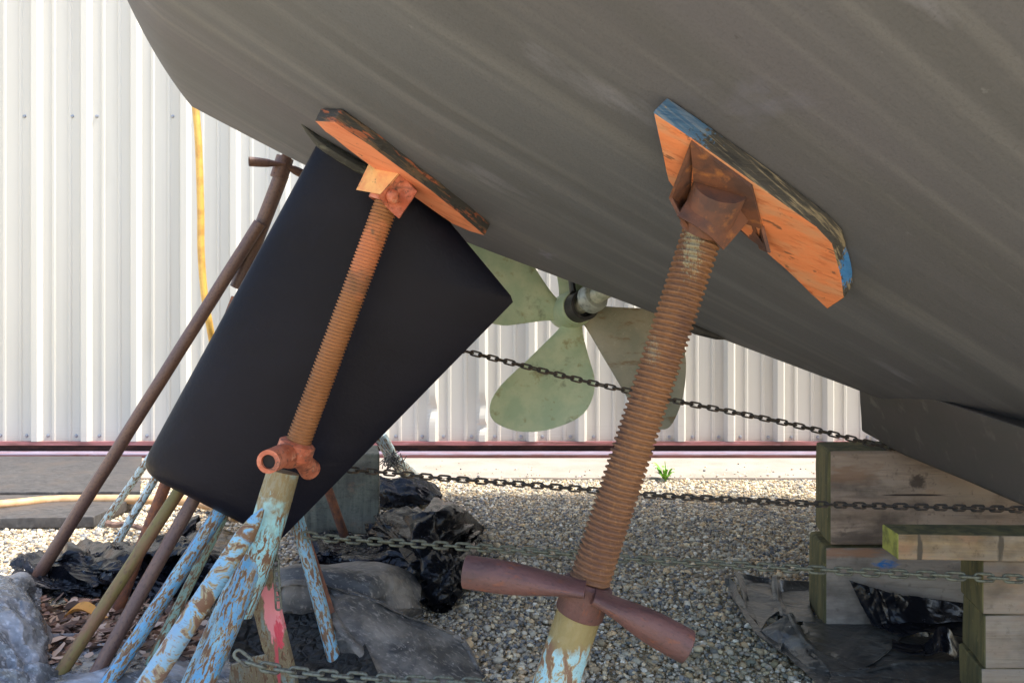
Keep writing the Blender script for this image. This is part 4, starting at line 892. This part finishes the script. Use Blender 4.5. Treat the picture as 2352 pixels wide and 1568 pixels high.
sheet('black_plastic_roll', [[W(262, 1300, 2.16), W(300, 1300, 2.2), W(380, 1285, 2.25), W(450, 1255, 2.3)], [W(255, 1275, 2.14), W(300, 1266, 2.18), W(380, 1250, 2.22), W(450, 1215, 2.28)], [W(262, 1254, 2.2), W(310, 1252, 2.24), W(385, 1226, 2.28), W(455, 1180, 2.34)], [W(275, 1262, 2.3), W(320, 1262, 2.34), W(390, 1240, 2.38), W(460, 1195, 2.45)]],
    M_bag, 'rolled black plastic tube lying behind the olive leg', 'plastic sheet', amp=.003, folds=.006, sc=12, ex=.5, seed=8, group='plastic and tarps on the gravel', nu=70, nv=60)
sheet('pale_tarp', [[W(-160, 1720, 1.25), W(-60, 1720, 1.27), W(40, 1700, 1.30), W(104, 1690, 1.33), W(124, 1640, 1.4)], [W(-160, 1560, 1.36), W(-60, 1560, 1.36), W(30, 1555, 1.38), W(92, 1560, 1.40), W(122, 1560, 1.45)], [W(-160, 1440, 1.48), W(-60, 1430, 1.48), W(24, 1430, 1.5), W(80, 1470, 1.50), W(112, 1500, 1.54)], [W(-160, 1335, 1.66), W(-60, 1328, 1.66), W(10, 1322, 1.68), W(52, 1338, 1.70), W(78, 1408, 1.72)], [G(-160, 1345, .02), G(-60, 1338, .02), G(16, 1338, .02), G(66, 1360, .02), G(92, 1420, .02)]],
    M_tarpL, 'pale grey tarp corner at lower left edge of the yard', 'tarp', amp=.003, folds=.009, sc=6, ex=.8, seed=9, group='plastic and tarps on the gravel', fine=.5)
sheet('plastic_strip', [[g(90, 1640), g(220, 1640), g(380, 1640), g(560, 1640)], [g(104, 1560, .03), g(230, 1562, .03), g(390, 1562, .03), g(570, 1570, .03)], [g(110, 1500), g(240, 1492, .03), g(390, 1496), g(570, 1500)], [g(110, 1472), g(240, 1466), g(390, 1470), g(560, 1476)]],
    M_tarpL, 'flat grey plastic strip under the stand feet at bottom left', 'tarp', amp=.006, sc=7, ex=.4, seed=10, group='plastic and tarps on the gravel', zmin=.012)
# right: dark tarp in front of blocks, plastic flap hanging on the lower block
sheet('dark_tarp', [
  [w3((1679, 1318, 2.0), (1700, 1322, 2.04), (1770, 1330, 2.02), (1778, 1328, 1.95), (1790, 1334, 1.98), (1858, 1338, 2.0)), w3((1690, 1350, 1.93), (1712, 1358, 1.98), (1772, 1372, 1.97), (1784, 1372, 1.86), (1800, 1385, 1.92), (1860, 1385, 1.92)),
   w3((1708, 1380, 1.86), (1735, 1400, 1.90), (1785, 1420, 1.88), (1800, 1420, 1.78), (1820, 1425, 1.82), (1864, 1430, 1.82)), w3((1745, 1455, 1.70), (1770, 1450, 1.78), (1796, 1440, 1.80), (1815, 1440, 1.74), (1835, 1445, 1.75), (1880, 1446, 1.74))],
  [w3((1679, 1318, 2.0), (1708, 1380, 1.86), (1745, 1455, 1.70), (1800, 1500, 1.61)), w3((1674, 1334, 2.01), (1692, 1392, 1.87), (1736, 1462, 1.69), (1796, 1512, 1.59)), w3((1688, 1372, 1.98), (1704, 1412, 1.86), (1742, 1474, 1.68), (1800, 1522, 1.58))],
  [w3((1742, 1466, 1.68), (1790, 1512, 1.585), (1840, 1556, 1.50), (1900, 1610, 1.41)), w3((1780, 1440, 1.665), (1815, 1490, 1.585), (1858, 1532, 1.50), (1905, 1580, 1.44)), w3((1813, 1416, 1.66), (1846, 1470, 1.58), (1880, 1513, 1.52), (1912, 1551, 1.47)), w3((1813, 1416, 1.66), (1846, 1470, 1.58), (1880, 1513, 1.52), (1912, 1551, 1.47)),
   w3((1838, 1438, 1.72), (1885, 1482, 1.62), (1935, 1510, 1.56), (2000, 1535, 1.51)), w3((1848, 1430, 1.76), (1935, 1462, 1.70), (2000, 1480, 1.66), (2060, 1500, 1.62)), w3((1858, 1424, 1.78), (1940, 1448, 1.75), (2020, 1466, 1.72), (2080, 1476, 1.70))],
  [w3((1890, 1620, 1.40), (1990, 1640, 1.38), (2100, 1640, 1.38), (2240, 1640, 1.38)), w3((1905, 1580, 1.44), (1995, 1585, 1.43), (2100, 1580, 1.43), (2240, 1575, 1.43)), w3((1912, 1551, 1.47), (1990, 1541, 1.48), (2080, 1527, 1.50), (2240, 1526, 1.50)), w3((1912, 1551, 1.47), (1990, 1541, 1.48), (2080, 1527, 1.50), (2240, 1526, 1.50)), w3((1990, 1536, 1.52), (2040, 1530, 1.54), (2110, 1522, 1.56), (2240, 1520, 1.56)), w3((2050, 1490, 1.66), (2080, 1490, 1.66), (2130, 1490, 1.66), (2240, 1490, 1.66))]],
    M_tarpD, 'dark grey tarp curling up at left in front of the keel blocks', 'tarp', amp=.002, folds=.005, sc=6, ex=.24, seed=11, nu=90, nv=60, group='plastic and tarps on the gravel', fine=.5, facet=.004)
sheet('plastic_flap', [[w3((1948, 1330, 1.708), (2010, 1350, 1.70), (2060, 1364, 1.70), (2215, 1384, 1.70)), w3((1972, 1378, 1.70), (2020, 1400, 1.69), (2090, 1412, 1.685), (2214, 1420, 1.69)), w3((2006, 1440, 1.685), (2040, 1460, 1.67), (2100, 1462, 1.66), (2218, 1462, 1.67)), w3((2052, 1526, 1.65), (2080, 1510, 1.62), (2120, 1500, 1.62), (2222, 1520, 1.60))],
   [w3((2052, 1526, 1.60), (2090, 1500, 1.58), (2150, 1470, 1.56), (2170, 1446, 1.55), (2200, 1500, 1.56), (2225, 1526, 1.58)), w3((2052, 1535, 1.56), (2090, 1520, 1.53), (2150, 1510, 1.51), (2172, 1505, 1.50), (2204, 1530, 1.52), (2225, 1540, 1.55))]],
    M_plast, 'shiny black plastic flap hanging against the lower keel block', 'plastic sheet', amp=.002, folds=.004, sc=8, ex=.35, seed=12, nu=90, nv=70, group='plastic and tarps on the gravel', zmin=.03, fine=.6, facet=.006)

# ------------------------------------------------------------------ chains
def link_mesh(ln, wd, r):
    mb = MB(); pts = []; hs = ln / 2 - wd / 2; n = 8
    for k in range(n + 1):
        a = -PI / 2 + PI * k / n; pts.append((hs + math.cos(a) * wd / 2, math.sin(a) * wd / 2, 0))
    for k in range(n + 1):
        a = PI / 2 + PI * k / n; pts.append((-hs + math.cos(a) * wd / 2, math.sin(a) * wd / 2, 0))
    pts = [Vector(p) for p in pts]; m = len(pts); nr = 8; vs = []
    for i, p in enumerate(pts):
        t = (pts[(i + 1) % m] - pts[i - 1]).normalized(); u = Vector((t.y, -t.x, 0))
        for k in range(nr):
            a = 2 * PI * k / nr; vs.append(p + u * (r * math.cos(a)) + Vector((0, 0, r * math.sin(a))))
    fs = [(i * nr + k, i * nr + (k + 1) % nr, ((i + 1) % m) * nr + (k + 1) % nr, ((i + 1) % m) * nr + k) for i in range(m) for k in range(nr)]
    mb.add(vs, fs); return mb
def chain(pts, pitch, label, mt, wd=.43, r=.115, start=0):
    pts = [Vector(p) for p in pts]; dense = [crline(pts, i / 400) for i in range(401)]
    cum = [0]
    for a, b in zip(dense[:-1], dense[1:]): cum.append(cum[-1] + (b - a).length)
    tot = cum[-1]; n = int(tot / pitch)
    t = thing('chain', pts[0], label, 'chain', 'chains tying the stands together'); base = None
    at = lambda s: lerp(dense[(j := max(0, min(399, int(np.searchsorted(cum, s)) - 1)))], dense[j + 1], (s - cum[j]) / max(1e-9, cum[j + 1] - cum[j]))
    ln = pitch * 1.36
    for i in range(n):
        a, b = at(i * pitch), at((i + 1) * pitch); d = (b - a).normalized(); c = (a + b) / 2
        if base is None:
            o = build('link', link_mesh(ln, pitch * wd * 1.25, pitch * r), mt, t, smooth=60); base = o.data
        else:
            o = bpy.data.objects.new('link', base); COL.objects.link(o); par(o, t)
        up = Vector((0, -.94, .34)) if i % 2 == 0 else Vector((0, .34, .94))
        up = Matrix.Rotation(.25 * mn.noise(c * 9 + Vector((i * .37, 0, 0))), 3, d) @ up
        up = (up - d * up.dot(d)).normalized(); v = up.cross(d)
        o.matrix_basis = Matrix((( d.x, v.x, up.x, c.x), (d.y, v.y, up.y, c.y), (d.z, v.z, up.z, c.z), (0, 0, 0, 1)))
    return t
chain([W(930, 772, 1.78), W(1075, 808, 1.78), W(1210, 842, 1.78), W(1355, 878, 1.78), W(1540, 918, 1.77), W(1800, 970, 1.76), W(2000, 1018, 1.75), W(2078, 1036, 1.74)], .0215, 'topmost dark chain running past the propeller to the keel block top', M_chain, r=.11)
chain([W(800, 1078, 1.66), W(900, 1086, 1.66), W(1000, 1096, 1.65), W(1290, 1119, 1.64), W(1500, 1137, 1.63), W(1880, 1157, 1.62), W(2100, 1163, 1.58), W(2420, 1171, 1.30)], .0215, 'second chain from the top, crossing the front of the top keel block', M_chain)
chain([W(700, 1226, 1.52), W(760, 1236, 1.52), W(1000, 1251, 1.50), W(1130, 1259, 1.49), W(1450, 1283, 1.46), W(1700, 1298, 1.42), W(1900, 1309, 1.38), W(2206, 1323, 1.31), W(2420, 1332, 1.28)], .0235, 'third chain down, pale at left end and crossing the lower keel block', M_chaino)
chain([W(545, 1500, 1.20), W(575, 1522, 1.20), (W(650, 1538, 1.21)), W(740, 1548, 1.21), W(900, 1560, 1.22), W(1010, 1563, 1.23), W(1150, 1570, 1.24)], .0245, 'lowest grey chain along bottom edge below the grey tarp', M_chaing)
chain([W(632, 1238, 1.345), W(634, 1290, 1.335), W(637, 1350, 1.33), W(641, 1412, 1.33)], .018, 'short chain hanging down beside the red painted leg', M_chaing)

# ------------------------------------------------------------------ hose, weed, litter
def spl(P, n): return [crline([Vector(p) for p in P], i / n) for i in range(n + 1)]
hs = thing('yellow_hose', G(450, 1150), 'yellow hose hanging behind the stern and lying past the grey boards', 'hose')
mb = MB(); tube(mb, spl([(.35, 2.2, 2.02), (-.05, 2.2, 2.03), (-.55, 2.25, 2.05), (-.92, 2.29, 1.92), W(436, 120, 2.3), W(449, 245, 2.3), W(456, 330, 2.3), W(461, 480, 2.3), W(462, 580, 2.3), W(470, 680, 2.3), W(482, 750, 2.3), W(500, 860, 2.4), W(520, 1010, 2.6), G(540, 1190, .02)], 90), .011, 12)
build('hanging_length', mb, M_hose, hs)
mb = MB(); tube(mb, spl([G(540, 1190, .02), G(500, 1165, .03), G(420, 1150, .04), G(330, 1147, .05), G(230, 1146, .05), G(120, 1148, .05), G(30, 1156, .055), G(-120, 1170, .055)], 80), .0185, 14)
build('ground_length', mb, M_hoseo, hs)
wd = thing('weed', G(1528, 1104), 'small green weed growing at the apron edge', 'weed')
M_leaf = mat('fresh_green_leaf', sr(120, 170, 60), .5, 0, [layer('noise', 40, sr(90, 146, 46), .45, .6)])
b0 = G(1528, 1104)
for k in range(15):
    an = random.uniform(0, 2 * PI); h = random.uniform(.02, .075); ln = random.uniform(.035, .07); d = Vector((math.cos(an), math.sin(an), 0)); s = Vector((-d.y, d.x, 0))
    p = b0 + Vector((random.uniform(-.012, .012), random.uniform(-.01, .01), h * .3)); mb = MB(); vs = []
    for i in range(7):
        t = i / 6; c = p + d * (ln * t) + Vector((0, 0, h * math.sin(t * PI * .62) * 1.3)); wdt = .0085 * math.sin(PI * min(1, t * .92 + .08)) ** .8 + .0004
        vs += [c - s * wdt + Vector((0, 0, .002)), c, c + s * wdt + Vector((0, 0, .002))]
    mb.add(vs, [(3 * i + j, 3 * i + j + 1, 3 * i + 4 + j, 3 * i + 3 + j) for i in range(6) for j in range(2)]); o = build('leaf', mb, M_leaf, wd, smooth=80)
mb = MB(); tube(mb, [b0, b0 + Vector((.003, 0, .05)), b0 + Vector((-.002, 0, .10))], [.004, .003, .0015], 8); build('stem', mb, M_leaf, wd)
# leaf litter
def litter():
    n = 1500; vs = []; fs = []; cols = []
    pal = [sr(150, 112, 88), sr(116, 84, 66), sr(92, 70, 58), sr(170, 140, 118), sr(74, 58, 50), sr(130, 104, 92), sr(186, 160, 140)]
    for k in range(n):
        px = random.uniform(60, 470); py = random.triangular(1368, 1530, 1430); p = G(px, py, random.uniform(.012, .04)); ln = random.uniform(.008, .026); wv_ = ln * random.uniform(.2, .55)
        an = random.uniform(0, PI); d = Vector((math.cos(an), math.sin(an), random.uniform(-.35, .35))); s = Vector((-d.y, d.x, random.uniform(-.5, .5))); c = random.choice(pal); o = len(vs); cu = random.uniform(-.006, .006)
        for (a, b, h) in ((-1, 0, 0), (-.4, -.8, cu), (.4, -.8, cu), (1, 0, 0), (.4, .8, -cu), (-.4, .8, -cu)):
            vs.append(p + d * (ln * a) + s * (wv_ * b) + Vector((0, 0, h)))
        fs.append(tuple(range(o, o + 6))); cols += [c] * 6
    me = bpy.data.meshes.new('leaf_litter'); me.from_pydata([tuple(v) for v in vs], [], fs)
    ca = me.attributes.new('Col', 'FLOAT_COLOR', 'POINT'); ca.data.foreach_set('color', np.array([(*c, 1) for c in cols], dtype=np.float32).ravel())
    o = link('leaf_litter', me, mat('dead_leaf', (.2, .1, .1), .8, 0, [], [], attr='Col')); tag(o, 'dead leaves and wood chips among the leaning legs at left', 'leaf litter', kind='stuff')
litter()
M_stick = mat('grey_brown_bark', sr(124, 98, 84), .85, 0, [layer('noise', (30, 30, 30), sr(86, 66, 58), .45, .62)], [('noise', 90, .002, 4, False)])
M_stickg = mat('grey_bark', sr(112, 112, 116), .85, 0, [layer('noise', 30, sr(84, 80, 80), .45, .62)], [('noise', 90, .002, 4, False)])
for a, b, r, mt, lb in (((100, 1460), (190, 1428), .010, M_stick, 'crooked brown stick lying in the leaf litter, left of the olive leg'), ((172, 1462), (320, 1430), .009, M_stick, 'long brown stick under the olive leg'), ((105, 1466), (190, 1456), .008, M_stickg, 'grey straight stick at front of the leaf litter'),
                        ((250, 1200), (345, 1212), .012, M_stick, 'thick stick on gravel beside the pale stand feet'), ((360, 1398), (420, 1390), .009, M_stickg, 'grey stick between the brown leg and blue leg')):
    A_, B_ = G(*a, .035), G(*b, .035); mb = MB(); tube(mb, wob(seg(A_, B_, 12), .012, 14), [r * (1 - .4 * i / 12) for i in range(13)], 9); tag(build('stick', mb, mt), lb, 'stick', 'sticks on the ground')
mb = MB(); lp = G(148, 1416, .05); vs = []
for i in range(9):
    t = i / 8; c = lp + Vector((.09 * t, .02 * t, .012 * math.sin(t * 5))); ww = .022 * math.sin(PI * (t * .9 + .05)); vs += [c + Vector((0, -ww * .6, ww * .5)), c, c + Vector((0, ww * .6, ww * .9))]
mb.add(vs, [(3 * i + j, 3 * i + j + 1, 3 * i + 4 + j, 3 * i + 3 + j) for i in range(8) for j in range(2)])
tag(build('fallen_leaf', mb, mat('yellow_dead_leaf', sr(204, 146, 66), .6, 0, [layer('noise', 40, sr(150, 100, 50), .5, .65)])), 'single large yellow dead leaf on top of the litter', 'leaf')
